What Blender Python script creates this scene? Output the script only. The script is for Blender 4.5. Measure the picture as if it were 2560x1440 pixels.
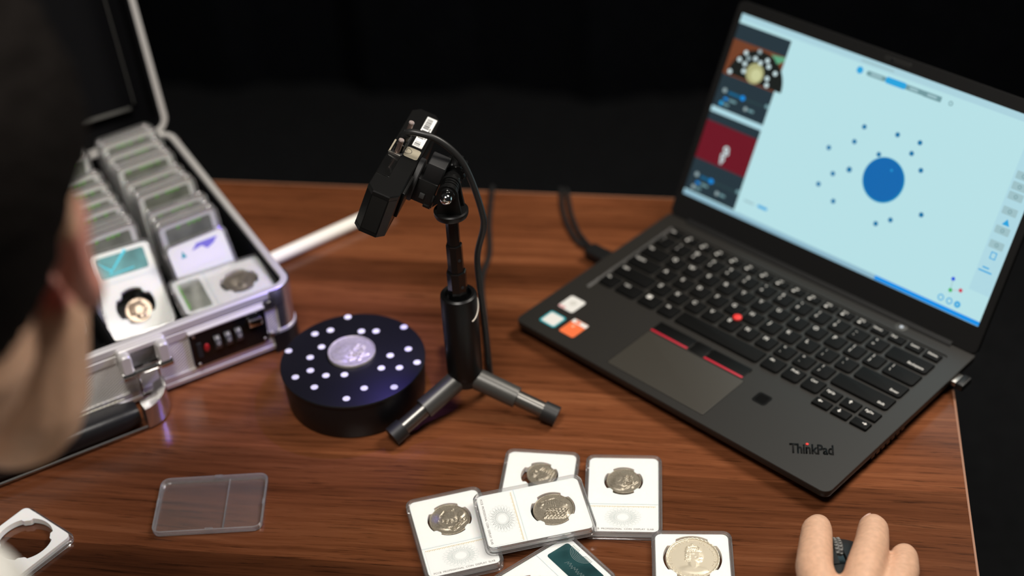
import bpy, bmesh, math, random
import numpy as np
from mathutils import Vector, Matrix, noise
from mathutils.geometry import tessellate_polygon
random.seed(7)
for _o in list(bpy.data.objects): bpy.data.objects.remove(_o)
scene = bpy.context.scene
col = scene.collection
R = math.radians
TABLE_Z = 740.0          # table top above the floor, millimetres

# ------------------------------------------------------------------ camera
cd = bpy.data.cameras.new('camera'); cam = bpy.data.objects.new('camera', cd); col.objects.link(cam)
cam.matrix_world = Matrix(((0.98929937, -0.04601630, 0.13845305, 0.0),
                           (0.13788180, 0.60512880, -0.78409677, 0.0),
                           (-0.04770069, 0.79479660, 0.60499835, 0.83967 + TABLE_Z/1000),
                           (0, 0, 0, 1)))
cd.sensor_width = 36.0; cd.lens = 3815.79/2560*36.0
cd.clip_start = 0.02; cd.clip_end = 30
cd.dof.use_dof = True; cd.dof.focus_distance = 1.125; cd.dof.aperture_fstop = 2.6; cd.dof.aperture_blades = 0
scene.camera = cam

# ------------------------------------------------------------------ world, lights, exposure
wd = bpy.data.worlds.new('world'); scene.world = wd; wd.use_nodes = True
wd.node_tree.nodes['Background'].inputs[0].default_value = (0.9, 0.95, 1.0, 1)
wd.node_tree.nodes['Background'].inputs[1].default_value = 0.012
def area(name, loc, target, sx, sy, power, color, spread=180):
    l = bpy.data.lights.new(name, 'AREA'); l.shape = 'RECTANGLE'; l.size = sx; l.size_y = sy
    l.energy = power; l.color = color; l.spread = R(spread)
    o = bpy.data.objects.new(name, l); col.objects.link(o)
    p = Vector(loc)/1000; t = Vector(target)/1000
    p.z += TABLE_Z/1000; t.z += TABLE_Z/1000
    o.location = p; o.rotation_euler = (t - p).to_track_quat('-Z', 'Y').to_euler()
    return o
area('studio_lamp_right_offscreen', (675, 1365, 1470), (-60, 900, 0), 0.51, 0.51, 24.3, (1.0, 0.93, 0.84))
area('ceiling_lamp_offscreen', (-254, 271, 1729), (-280, 960, 0), 0.50, 0.50, 22.3, (1.0, 0.95, 0.88))
vs = scene.view_settings
vs.view_transform = 'Standard'; vs.look = 'None'; vs.exposure = 0.0; vs.gamma = 1.0; vs.use_curve_mapping = False

# ------------------------------------------------------------------ materials
MATS = {}
def mat(name, c, rough=0.5, metal=0.0, spec=0.5, coat=0.0, emit=None, es=1.0, bump=None, var=0.0, sss=0.0):
    """principled material; bump=(scale, strength, distance_m); var = value variation from a noise"""
    if name in MATS: return MATS[name]
    m = bpy.data.materials.new(name); m.use_nodes = True; nt = m.node_tree; b = nt.nodes['Principled BSDF']
    b.inputs['Base Color'].default_value = (*c, 1); b.inputs['Roughness'].default_value = rough
    b.inputs['Metallic'].default_value = metal; b.inputs['Specular IOR Level'].default_value = spec
    b.inputs['Coat Weight'].default_value = coat; b.inputs['Coat Roughness'].default_value = 0.1
    if sss:
        b.inputs['Subsurface Weight'].default_value = sss; b.inputs['Subsurface Radius'].default_value = (1.0, 0.35, 0.2)
        b.inputs['Subsurface Scale'].default_value = 0.004
    if emit: b.inputs['Emission Color'].default_value = (*emit, 1); b.inputs['Emission Strength'].default_value = es
    if bump or var:
        tc = nt.nodes.new('ShaderNodeTexCoord'); n = nt.nodes.new('ShaderNodeTexNoise')
        n.inputs['Scale'].default_value = bump[0] if bump else 60; n.inputs['Detail'].default_value = 6
        nt.links.new(tc.outputs['Object'], n.inputs['Vector'])
        if bump:
            bp = nt.nodes.new('ShaderNodeBump'); bp.inputs['Strength'].default_value = bump[1]; bp.inputs['Distance'].default_value = bump[2]
            nt.links.new(n.outputs['Fac'], bp.inputs['Height']); nt.links.new(bp.outputs['Normal'], b.inputs['Normal'])
        if var:
            r = nt.nodes.new('ShaderNodeValToRGB')
            r.color_ramp.elements[0].position = 0.3; r.color_ramp.elements[1].position = 0.7
            r.color_ramp.elements[0].color = (*[x*(1-var) for x in c], 1); r.color_ramp.elements[1].color = (*[min(1, x*(1+var)) for x in c], 1)
            nt.links.new(n.outputs['Fac'], r.inputs['Fac']); nt.links.new(r.outputs['Color'], b.inputs['Base Color'])
    MATS[name] = m; return m

def clear_mat(name, tint, base, edge, rough, white):
    """clear polystyrene: see-through with fresnel gloss and a little milky body"""
    m = bpy.data.materials.new(name); m.use_nodes = True; nt = m.node_tree; nt.nodes.clear()
    out = nt.nodes.new('ShaderNodeOutputMaterial'); tr = nt.nodes.new('ShaderNodeBsdfTransparent'); gl = nt.nodes.new('ShaderNodeBsdfGlossy')
    df = nt.nodes.new('ShaderNodeBsdfTranslucent'); dd = nt.nodes.new('ShaderNodeBsdfDiffuse'); md = nt.nodes.new('ShaderNodeMixShader')
    mx = nt.nodes.new('ShaderNodeMixShader'); my = nt.nodes.new('ShaderNodeMixShader'); lw = nt.nodes.new('ShaderNodeLayerWeight'); mr = nt.nodes.new('ShaderNodeMapRange')
    tr.inputs[0].default_value = (*tint, 1); gl.inputs[0].default_value = (1, 1, 1, 1); gl.inputs['Roughness'].default_value = rough
    df.inputs[0].default_value = (0.85, 0.84, 0.82, 1); dd.inputs[0].default_value = (0.85, 0.84, 0.82, 1)
    lw.inputs['Blend'].default_value = 0.22
    mr.inputs['To Min'].default_value = base; mr.inputs['To Max'].default_value = edge
    nt.links.new(df.outputs[0], md.inputs[1]); nt.links.new(dd.outputs[0], md.inputs[2])
    nt.links.new(tr.outputs[0], mx.inputs[1]); nt.links.new(md.outputs[0], mx.inputs[2]); mx.inputs[0].default_value = white
    nt.links.new(lw.outputs['Fresnel'], mr.inputs['Value']); nt.links.new(mr.outputs[0], my.inputs[0])
    nt.links.new(mx.outputs[0], my.inputs[1]); nt.links.new(gl.outputs[0], my.inputs[2]); nt.links.new(my.outputs[0], out.inputs[0])
    MATS[name] = m; return m

def wood_mat():
    m = bpy.data.materials.new('walnut_veneer'); m.use_nodes = True; nt = m.node_tree; b = nt.nodes['Principled BSDF']; L = nt.links.new
    def N(t, **k):
        n = nt.nodes.new(t)
        for a, v in k.items(): n.inputs[a].default_value = v
        return n
    tc = N('ShaderNodeTexCoord')
    def mp(sx, sy, off=0.0):
        n = N('ShaderNodeMapping'); n.inputs['Scale'].default_value = (sx, sy, 1); n.inputs['Location'].default_value = (off, off*.7, 0); L(tc.outputs['Object'], n.inputs['Vector']); return n
    # gentle wander of the grain
    w = N('ShaderNodeTexNoise', Scale=1.0, Detail=2.0); L(mp(3.0, 4.0).outputs[0], w.inputs['Vector'])
    off = N('ShaderNodeVectorMath'); off.operation = 'SCALE'; off.inputs['Scale'].default_value = 0.022; L(w.outputs['Color'], off.inputs[0])
    add = N('ShaderNodeVectorMath'); add.operation = 'ADD'; L(tc.outputs['Object'], add.inputs[0]); L(off.outputs[0], add.inputs[1])
    def grain(sx, sy, det, rough=0.6, src=add):
        s = N('ShaderNodeMapping'); s.inputs['Scale'].default_value = (sx, sy, 1); L(src.outputs[0], s.inputs['Vector'])
        n = N('ShaderNodeTexNoise', Scale=1.0, Detail=det, Roughness=rough); L(s.outputs[0], n.inputs['Vector']); return n
    broad = grain(1.6, 26.0, 3); mid = grain(6.0, 190.0, 6, .7); fine = grain(34.0, 1100.0, 3, .6); pore = grain(24.0, 520.0, 4, .65)
    # veneer strips of different tone
    sep = N('ShaderNodeSeparateXYZ'); L(tc.outputs['Object'], sep.inputs[0])
    mr = N('ShaderNodeMapRange'); mr.inputs['From Min'].default_value = -0.342; mr.inputs['From Max'].default_value = 0.342; L(sep.outputs['Y'], mr.inputs['Value'])
    st = N('ShaderNodeValToRGB'); st.color_ramp.interpolation = 'CONSTANT'; el = st.color_ramp.elements; L(mr.outputs[0], st.inputs['Fac'])
    tones = [(560, .60), (655, .42), (745, .70), (858, 1.04), (948, .88), (1010, .92), (1085, .72), (1122, 1.02), (1190, .92), (1222, 1.0)]
    el[0].position = 0; el[1].position = (655 - 560)/684
    for i, (yy, tn) in enumerate(tones):
        e = el[i] if i < 2 else el.new((yy - 560)/684)
        e.color = (tn, tn, tn, 1)
    def math_(op, a, bb):
        n = N('ShaderNodeMath'); n.operation = op
        for i, x in enumerate((a, bb)):
            if isinstance(x, (int, float)): n.inputs[i].default_value = x
            else: L(x, n.inputs[i])
        return n.outputs[0]
    f = math_('MULTIPLY', broad.outputs['Fac'], 0.46); f = math_('ADD', f, math_('MULTIPLY', mid.outputs['Fac'], 0.51))
    f = math_('ADD', f, math_('MULTIPLY', fine.outputs['Fac'], 0.10)); f = math_('ADD', f, math_('MULTIPLY', st.outputs['Color'], 0.06)); f = math_('ADD', f, -0.07)
    rp = N('ShaderNodeValToRGB'); cr = rp.color_ramp
    cr.elements[0].position = 0.30; cr.elements[0].color = (0.034, 0.011, 0.0045, 1)
    cr.elements[1].position = 0.68; cr.elements[1].color = (0.215, 0.078, 0.032, 1)
    e = cr.elements.new(0.45); e.color = (0.095, 0.030, 0.0115, 1); e = cr.elements.new(0.56); e.color = (0.150, 0.049, 0.019, 1)
    L(f, rp.inputs['Fac'])
    pr = N('ShaderNodeMapRange'); pr.inputs['From Min'].default_value = 0.56; pr.inputs['From Max'].default_value = 0.68; pr.inputs['To Min'].default_value = 1.0; pr.inputs['To Max'].default_value = 0.42; L(pore.outputs['Fac'], pr.inputs['Value'])
    mlt = N('ShaderNodeVectorMath'); mlt.operation = 'SCALE'; L(rp.outputs['Color'], mlt.inputs[0]); L(math_('MULTIPLY', pr.outputs[0], math_('MULTIPLY', st.outputs['Color'], 1.12)), mlt.inputs['Scale']); L(mlt.outputs[0], b.inputs['Base Color'])
    # dark pores
    b.inputs['Roughness'].default_value = 0.20; b.inputs['Specular IOR Level'].default_value = 0.4
    bp = N('ShaderNodeBump', Strength=0.10, Distance=0.0001); L(fine.outputs['Fac'], bp.inputs['Height']); L(bp.outputs['Normal'], b.inputs['Normal'])
    MATS['wood'] = m; return m

def ribbed_alu():
    m = bpy.data.materials.new('ribbed_aluminium'); m.use_nodes = True; nt = m.node_tree; b = nt.nodes['Principled BSDF']
    b.inputs['Base Color'].default_value = (0.86, 0.83, 0.81, 1); b.inputs['Metallic'].default_value = 0.35; b.inputs['Roughness'].default_value = 0.42
    tc = nt.nodes.new('ShaderNodeTexCoord'); mp = nt.nodes.new('ShaderNodeMapping'); mp.inputs['Rotation'].default_value = (0, R(32), 0)
    wv = nt.nodes.new('ShaderNodeTexWave'); wv.bands_direction = 'Z'; wv.inputs['Scale'].default_value = 135.0
    bp = nt.nodes.new('ShaderNodeBump'); bp.inputs['Strength'].default_value = 0.8; bp.inputs['Distance'].default_value = 0.0006
    nt.links.new(tc.outputs['Object'], mp.inputs[0]); nt.links.new(mp.outputs[0], wv.inputs['Vector']); nt.links.new(wv.outputs['Fac'], bp.inputs['Height']); nt.links.new(bp.outputs['Normal'], b.inputs['Normal'])
    MATS['ribbed'] = m; return m

def screen_mat():
    """the software's pale flat viewport"""
    return mat('viewport', (0.01, 0.01, 0.01), 0.35, emit=(0.44, 0.70, 0.74), es=1.06)
def glow(name, c, s=1.0): return mat(name, (0.01, 0.01, 0.01), 0.35, emit=c, es=s)

clear_mat('clear_pane', (0.985, 0.985, 0.985), 0.0, 0.5, 0.05, 0.0)
clear_mat('clear_rim', (0.93, 0.93, 0.94), 0.07, 0.95, 0.05, 0.13)
clear_mat('clear_edge', (0.90, 0.90, 0.92), 0.12, 1.0, 0.05, 0.24)
clear_mat('clear_lid', (0.96, 0.96, 0.96), 0.04, 0.80, 0.05, 0.06)
wood_mat(); ribbed_alu(); screen_mat()
mat('edge_band', (0.30, 0.145, 0.085), 0.5)
mat('black_floor', (0.010, 0.0105, 0.0115), 0.9, spec=0.1, var=0.2)
mat('black_cloth', (0.005, 0.0055, 0.0068), 1.0, spec=0.0, var=0.25)
mat('laptop_shell', (0.0120, 0.0104, 0.0082), 0.46, spec=0.6, bump=(900, 0.15, 0.0001))
mat('laptop_side', (0.0120, 0.0104, 0.0082), 0.5, spec=0.5)
mat('laptop_key', (0.0032, 0.0032, 0.003), 0.5, spec=0.12)
mat('laptop_bezel', (0.006, 0.006, 0.006), 0.5, spec=0.35)
mat('touchpad', (0.036, 0.032, 0.025), 0.42, spec=.7)
mat('legend_white', (0.72, 0.70, 0.66), 0.6)
mat('red_stripe', (0.42, 0.012, 0.03), 0.5)
mat('track_red', (0.85, 0.035, 0.03), 0.6)
mat('sticker_white', (0.72, 0.71, 0.68), 0.45); mat('sticker_teal', (0.02, 0.36, 0.42), 0.4); mat('sticker_orange', (0.80, 0.16, 0.05), 0.45); mat('sticker_pink', (0.62, 0.32, 0.33), 0.5)
mat('black_plastic', (0.007, 0.007, 0.007), 0.42, spec=0.4); mat('black_satin', (0.0055, 0.0055, 0.0055), 0.34, spec=0.25); mat('black_gloss', (0.006, 0.006, 0.006), 0.14); mat('black_rough', (0.010, 0.010, 0.011), 0.62, bump=(700, 0.3, 0.0002))
mat('rubber', (0.011, 0.011, 0.011), 0.5); mat('cord', (0.016, 0.016, 0.016), 0.38)
mat('grey_metal', (0.26, 0.25, 0.23), 0.32, 0.8); mat('chrome', (0.78, 0.78, 0.77), 0.12, 1.0); mat('steel', (0.55, 0.53, 0.50), 0.3, 1.0)
mat('anodised', (0.10, 0.098, 0.092), 0.38, 0.55)
mat('alu', (0.78, 0.76, 0.74), 0.32, 0.45); mat('alu_corner', (0.74, 0.74, 0.75), 0.20, 0.95)
mat('foam', (0.006, 0.006, 0.006), 0.95, spec=0.1, bump=(900, 0.5, 0.0004)); mat('lining', (0.0022, 0.0022, 0.003), 0.8, spec=0.12); mat('lining_edge', (0.09, 0.088, 0.082), 0.5)
mat('leather', (0.010, 0.010, 0.011), 0.33, bump=(500, 0.25, 0.0003)); mat('stitch', (0.62, 0.60, 0.46), 0.7)
mat('white_insert', (0.86, 0.855, 0.835), 0.55, spec=0.3, sss=0.35); mat('white_label', (0.83, 0.835, 0.825), 0.5); mat('label_print', (0.62, 0.68, 0.67), 0.6); mat('label_gold', (0.62, 0.52, 0.30), 0.5)
mat('label_text', (0.10, 0.09, 0.08), 0.6); mat('teal_foil', (0.035, 0.115, 0.125), 0.28, 0.55, var=0.35); mat('grey_foil', (0.25, 0.265, 0.22), 0.4, 0.0, var=0.25); mat('pale_foil', (0.84, 0.83, 0.85), 0.45); mat('green_foil', (0.20, 0.62, 0.08), 0.4, 0.0); mat('cyan_foil', (0.01, 0.62, 0.80), 0.4, 0.0); mat('violet_patch', (0.22, 0.20, 0.62), 0.4, 0.1); mat('foil_line', (0.36, 0.44, 0.44), 0.4, 0.4)
mat('coin_pewter', (0.40, 0.355, 0.28), 0.40, 0.7, bump=(900, 0.3, 0.0002), var=0.22); mat('coin_champagne', (0.74, 0.67, 0.53), 0.42, 0.5, bump=(600, 0.08, 0.0002)); mat('coin_bronze', (0.42, 0.33, 0.25), 0.36, 0.7, bump=(500, 0.3, 0.0002)); mat('coin_silver', (0.56, 0.52, 0.48), 0.45, 0.5, bump=(420, 0.3, 0.0003), var=0.15)
mat('turntable', (0.007, 0.007, 0.008), 0.42, spec=0.3, bump=(1500, 0.12, 0.0001)); mat('marker_dot', (0.86, 0.86, 0.86), 0.5)
mat('rod_white', (0.93, 0.90, 0.83), 0.5)
mat('skin', (0.64, 0.385, 0.255), 0.48, spec=0.4, sss=0.12, bump=(260, 0.35, 0.0004), var=0.10); mat('nail', (0.62, 0.40, 0.33), 0.3); mat('hair', (0.004, 0.0027, 0.0021), 0.8, spec=0.08, bump=(300, 1.0, 0.002)); mat('jacket', (0.55, 0.54, 0.50), 0.85, bump=(400, 0.4, 0.0006)); mat('trousers', (0.03, 0.03, 0.035), 0.85); mat('shoe', (0.02, 0.02, 0.02), 0.5)
mat('mouse_black', (0.009, 0.009, 0.009), 0.5); mat('wheel_grey', (0.07, 0.07, 0.066), 0.5)
mat('barcode_black', (0.015, 0.015, 0.015), 0.6); mat('tan_sticker', (0.36, 0.32, 0.24), 0.5)

# ------------------------------------------------------------------ geometry helpers (millimetres in, metres out)
def rr(w, h, r, n=6, cx=0.0, cy=0.0):
    """rounded rectangle, counter-clockwise; r is one radius or (BL, BR, TR, TL)"""
    if not isinstance(r, (tuple, list)): r = (r,)*4
    pts = []
    for (sx, sy, a0), q in zip(((-1, -1, 180), (1, -1, 270), (1, 1, 0), (-1, 1, 90)), r):
        q = max(q, 0.01); ox = cx + sx*(w/2 - q); oy = cy + sy*(h/2 - q)
        for i in range(n + 1):
            a = R(a0 + 90*i/n); pts.append((ox + q*math.cos(a), oy + q*math.sin(a)))
    return pts
def circ(r, n=32, cx=0.0, cy=0.0): return [(cx + r*math.cos(2*math.pi*i/n), cy + r*math.sin(2*math.pi*i/n)) for i in range(n)]
class MB:
    def __init__(s): s.v = []; s.f = []
    def add(s, vs, fs, M=None):
        o = len(s.v)
        s.v += [tuple(M @ Vector(p)) if M else tuple(p) for p in vs]
        s.f += [tuple(i + o for i in q) for q in fs]; return s
    def loft(s, rings, cap0=True, cap1=True, M=None):
        n = len(rings[0]); vs = [p for r in rings for p in r]; fs = []
        for k in range(len(rings) - 1):
            for i in range(n):
                j = (i + 1) % n; fs.append((k*n + i, k*n + j, (k + 1)*n + j, (k + 1)*n + i))
        if cap0: fs.append(tuple(range(n - 1, -1, -1)))
        if cap1: fs.append(tuple((len(rings) - 1)*n + i for i in range(n)))
        return s.add(vs, fs, M)
    def rslab(s, w, h, r, levels, cx=0, cy=0, n=6, M=None):
        """rounded-rectangle solid through (z, inset) levels"""
        rings = []
        for z, i in levels:
            q = tuple(max(x - i, .02) for x in r) if isinstance(r, (tuple, list)) else max(r - i, .02)
            rings.append([(x, y, z) for x, y in rr(w - 2*i, h - 2*i, q, n, cx, cy)])
        return s.loft(rings, M=M)
    def prism(s, pts, z0, z1, M=None): return s.loft([[(x, y, z0) for x, y in pts], [(x, y, z1) for x, y in pts]], M=M)
    def box(s, x0, x1, y0, y1, z0, z1, b=0.0, M=None):
        if b <= 0: return s.prism([(x0, y0), (x1, y0), (x1, y1), (x0, y1)], z0, z1, M)
        b = min(b, (z1 - z0)*.45)
        return s.rslab(x1 - x0, y1 - y0, b*1.2, [(z0, b), (z0 + b*.3, b*.3), (z0 + b, 0), (z1 - b, 0), (z1 - b*.3, b*.3), (z1, b)], (x0 + x1)/2, (y0 + y1)/2, 3, M)
    def frame(s, outer, inner, z0, z1, M=None):
        """ring between two loops of the same point count"""
        n = len(outer); vs = [(x, y, z0) for x, y in outer] + [(x, y, z1) for x, y in outer] + [(x, y, z1) for x, y in inner] + [(x, y, z0) for x, y in inner]; fs = []
        for k in range(4):
            for i in range(n):
                j = (i + 1) % n; a = k*n; bq = ((k + 1) % 4)*n; fs.append((a + i, a + j, bq + j, bq + i))
        return s.add(vs, fs, M)
    def plate(s, outer, holes, z0, z1, M=None):
        """flat plate with holes, straight walls"""
        loops = [outer] + holes; flat = [p for l in loops for p in l]
        tris = tessellate_polygon([[Vector((x, y, 0)) for x, y in l] for l in loops]); n = len(flat); fs = []
        for t in tris:
            a, b, c = (Vector((*flat[i], 0)) for i in t)
            if (b - a).cross(c - a).z < 0: t = (t[0], t[2], t[1])
            fs.append(tuple(i + n for i in t)); fs.append((t[2], t[1], t[0]))
        o = 0
        for k, l in enumerate(loops):
            m = len(l); ar = sum(l[i][0]*l[(i + 1) % m][1] - l[(i + 1) % m][0]*l[i][1] for i in range(m))
            flip = (ar > 0) != (k == 0)
            for i in range(m):
                j = (i + 1) % m; q = (o + i, o + j, o + j + n, o + i + n); fs.append(q[::-1] if flip else q)
            o += m
        return s.add([(x, y, z0) for x, y in flat] + [(x, y, z1) for x, y in flat], fs, M)
    def cyl(s, p0, p1, r0, r1=None, n=24, caps=True, ry=None):
        p0 = Vector(p0); p1 = Vector(p1); r1 = r0 if r1 is None else r1; d = (p1 - p0).normalized()
        a = d.orthogonal().normalized(); b = d.cross(a)
        return s.loft([[p + a*(r*math.cos(2*math.pi*i/n)) + b*(r*math.sin(2*math.pi*i/n)) for i in range(n)] for p, r in ((p0, r0), (p1, r1))], caps, caps)
    def lathe(s, prof, n=40, M=None, c0=True, c1=True): return s.loft([[(r*math.cos(2*math.pi*i/n), r*math.sin(2*math.pi*i/n), z) for i in range(n)] for r, z in prof], c0, c1, M)
    def tube(s, path, r, n=10, caps=True):
        P = [Vector(p) for p in path]; rings = []; a = None
        for i, p in enumerate(P):
            t = (P[min(i + 1, len(P) - 1)] - P[max(i - 1, 0)]).normalized()
            a = (t.orthogonal() if a is None else a - t*a.dot(t)).normalized(); b = t.cross(a); q = r[i] if isinstance(r, (list, tuple)) else r
            rings.append([p + a*(q*math.cos(2*math.pi*k/n)) + b*(q*math.sin(2*math.pi*k/n)) for k in range(n)])
        return s.loft(rings, caps, caps)
    def ball(s, c, rx, ry=None, rz=None, M=None, nu=16, nv=10):
        ry = ry or rx; rz = rz or rx; rings = []
        for k in range(1, nv):
            t = -math.pi/2 + math.pi*k/nv
            rings.append([(c[0] + rx*math.cos(t)*math.cos(2*math.pi*i/nu), c[1] + ry*math.cos(t)*math.sin(2*math.pi*i/nu), c[2] + rz*math.sin(t)) for i in range(nu)])
        vs = [p for q in rings for p in q] + [(c[0], c[1], c[2] - rz), (c[0], c[1], c[2] + rz)]; fs = []
        for k in range(nv - 2):
            for i in range(nu): j = (i + 1) % nu; fs.append((k*nu + i, k*nu + j, (k + 1)*nu + j, (k + 1)*nu + i))
        b = (nv - 1)*nu
        for i in range(nu): j = (i + 1) % nu; fs.append((b, j, i)); fs.append((b + 1, (nv - 2)*nu + i, (nv - 2)*nu + j))
        return s.add(vs, fs, M)
    def capsule(s, p0, r0, p1, r1, nu=16, steps=4):
        """closed tapered limb"""
        p0 = Vector(p0); p1 = Vector(p1); d = (p1 - p0); L = d.length; d.normalize(); prof = []
        for k in range(1, steps + 1): a = math.pi/2*k/steps; prof.append((r0*math.sin(a), -r0*math.cos(a)))
        for k in range(steps): a = math.pi/2*k/steps; prof.append((r1*math.cos(a), L + r1*math.sin(a)))
        a = d.orthogonal().normalized(); b = d.cross(a)
        rings = [[p0 + d*z + a*(q*math.cos(2*math.pi*i/nu)) + b*(q*math.sin(2*math.pi*i/nu)) for i in range(nu)] for q, z in prof]
        return s.loft(rings)
    def mesh(s, name, sharp=32):
        me = bpy.data.meshes.new(name); me.from_pydata([(x*.001, y*.001, z*.001) for x, y, z in s.v], [], s.f); me.validate()
        bm = bmesh.new(); bm.from_mesh(me); bmesh.ops.recalc_face_normals(bm, faces=bm.faces); bm.to_mesh(me); bm.free()
        me.shade_smooth(); me.set_sharp_from_angle(angle=R(sharp)); return me
    def build(s, name, m, parent=None, M=None, sharp=32):
        return obj(name, s.mesh(name, sharp), m, parent, M)
def mm(M): M = M.copy(); M.translation *= .001; return M
def obj(name, me, m, parent=None, M=None):
    o = bpy.data.objects.new(name, me); col.objects.link(o)
    if m is not None:
        me.materials.clear(); me.materials.append(MATS[m] if isinstance(m, str) else m)
    if parent: o.parent = parent
    if M is not None: o.matrix_local = mm(M)
    return o
def empty(name, M=None, x=0, y=0, z=0, yaw=0):
    """thing root: millimetres above the table top"""
    o = bpy.data.objects.new(name, None); col.objects.link(o); o.empty_display_size = .02
    if M is None: M = Matrix.Translation((x, y, z)) @ Matrix.Rotation(R(yaw), 4, 'Z')
    o.matrix_world = mm(Matrix.Translation((0, 0, TABLE_Z)) @ M); return o
def tag(o, label, cat, group=None):
    o['label'] = label; o['category'] = cat
    if group: o['group'] = group
    return o
def copy_tree(o, parent=None):
    c = o.copy(); col.objects.link(c)
    if parent: c.parent = parent
    for ch in list(o.children): copy_tree(ch, c)
    return c
T = Matrix.Translation
def Rt(a, ax): return Matrix.Rotation(R(a), 4, ax)
_txt = {}
def text_mesh(s, size, depth=0.0, sx=1.0, align='CENTER', bold=0.0):
    k = (s, size, depth, sx, align, bold)
    if k in _txt: return _txt[k]
    c = bpy.data.curves.new('t', 'FONT'); c.body = s; c.size = 1.0; c.align_x = align; c.align_y = 'CENTER'; c.resolution_u = 3; c.offset = bold
    o = bpy.data.objects.new('t', c); col.objects.link(o); bpy.context.view_layer.update()
    me = bpy.data.meshes.new_from_object(o.evaluated_get(bpy.context.evaluated_depsgraph_get())); bpy.data.objects.remove(o); bpy.data.curves.remove(c)
    n = len(me.vertices); a = np.empty(n*3); me.vertices.foreach_get('co', a); a = a.reshape(-1, 3); a[:, 0] *= size*sx*.001; a[:, 1] *= size*.001; me.vertices.foreach_set('co', a.ravel())
    if depth:
        bm = bmesh.new(); bm.from_mesh(me); r = bmesh.ops.extrude_face_region(bm, geom=list(bm.faces))
        bmesh.ops.translate(bm, vec=(0, 0, depth*.001), verts=[e for e in r['geom'] if isinstance(e, bmesh.types.BMVert)]); bmesh.ops.recalc_face_normals(bm, faces=bm.faces); bm.to_mesh(me); bm.free()
    me.name = 'lettering'; _txt[k] = me; return me
def text(name, s, size, m, parent, x, y, z, rot=0, depth=0.0, sx=1.0, align='CENTER', bold=0.0, M=None):
    me = text_mesh(s, size, depth, sx, align, bold)
    return obj(name, me, m, parent, (M or Matrix()) @ T((x, y, z)) @ Rt(rot, 'Z'))
def spline(pts, n=10):
    """Catmull-Rom through the points"""
    P = [Vector(p) for p in pts]; P = [P[0]*2 - P[1]] + P + [P[-1]*2 - P[-2]]; out = []
    for i in range(1, len(P) - 2):
        for k in range(n):
            t = k/n; a, b, c, d = P[i-1:i+3]
            out.append(.5*((2*b) + (c - a)*t + (2*a - 5*b + 4*c - d)*t*t + (3*b - a - 3*c + d)*t*t*t))
    return out + [P[-2]]

# ------------------------------------------------------------------ setting: floor, backdrop, table
def struct(o): o['kind'] = 'structure'; return o
b = MB(); b.box(-2600, 2600, -1500, 3200, -TABLE_Z - 40, -TABLE_Z)
struct(b.build('floor', 'black_floor', None, T((0, 0, TABLE_Z))))
b = MB(); n = 90
top = [(-2600 + 5200*i/n, 2700 + 22*math.sin(i*.9) + 12*math.sin(i*2.3), -TABLE_Z) for i in range(n + 1)]
vs = top + [(x, y, 1600) for x, y, z in top] + [(x, y + 12, -TABLE_Z) for x, y, z in top] + [(x, y + 12, 1600) for x, y, z in top]; m1 = n + 1
fs = []
for i in range(n): fs += [(i, i + 1, m1 + i + 1, m1 + i), (2*m1 + i + 1, 2*m1 + i, 3*m1 + i, 3*m1 + i + 1), (m1 + i, m1 + i + 1, 3*m1 + i + 1, 3*m1 + i), (i + 1, i, 2*m1 + i, 2*m1 + i + 1)]
fs += [(0, m1, 3*m1, 2*m1), (n, 2*m1 + n, 3*m1 + n, m1 + n)]
b.add(vs, fs); struct(b.build('wall_back', 'black_cloth', None, T((0, 0, TABLE_Z))))

TX0, TX1, TY0, TY1 = -1010.0, 189.0, 560.0, 1244.0
tb = empty('table', x=0, y=0, z=0); tb.location = ((TX0 + TX1)/2000, (TY0 + TY1)/2000, 0)
tag(tb, 'walnut veneered table carrying the laptop, the scanner and the open case', 'table')
tw, td = TX1 - TX0, TY1 - TY0
b = MB(); b.box(-tw/2 + 1.6, tw/2 - 1.6, -td/2 + 1.6, td/2 - 1.6, TABLE_Z - 24.0, TABLE_Z); b.build('table_top', 'wood', tb)
b = MB(); b.frame(rr(tw, td, 1.5, 2), rr(tw - 3.2, td - 3.2, .2, 2), TABLE_Z - 24.0, TABLE_Z - 0.05); o = b.build('edge_band', 'edge_band', tb); o['label'] = 'lighter brown edge strip around the table top'
for sx in (-1, 1):
    for sy in (-1, 1):
        b = MB(); b.box(sx*(tw/2 - 60) - 22, sx*(tw/2 - 60) + 22, sy*(td/2 - 60) - 22, sy*(td/2 - 60) + 22, 0, TABLE_Z - 24, 2); b.build('leg', 'black_satin', tb)
b = MB(); b.frame(rr(tw - 120, td - 120, 2, 2), rr(tw - 160, td - 160, 2, 2), TABLE_Z - 70, TABLE_Z - 24); b.build('apron', 'black_satin', tb)

# ------------------------------------------------------------------ laptop
lt = empty('laptop', x=-179.9, y=1023.2, z=0, yaw=-35.91)
tag(lt, 'open black laptop with a lit pale blue screen standing on the table', 'laptop')
LW, LD = 323.5, 216.0
b = MB(); b.rslab(LW, LD, 7, [(2.5, 9), (3.2, 7.5), (9, 1.0), (11.5, 0.0), (14.9, 0.0)], LW/2, LD/2, 8); b.build('base', 'laptop_side', lt)
KX0, KX1, KY0, KY1 = 15.5, 307.5, 74.0, 197.0
well = rr(KX1 - KX0, KY1 - KY0, 3, 4, (KX0 + KX1)/2, (KY0 + KY1)/2)
b = MB(); b.plate(rr(LW, LD, 7, 8, LW/2, LD/2), [well[::-1]], 14.9, 15.75); b.plate(rr(LW - .7, LD - .7, 6.6, 8, LW/2, LD/2), [well[::-1]], 15.7, 16.0); b.build('palm_rest', 'laptop_shell', lt)
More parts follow.
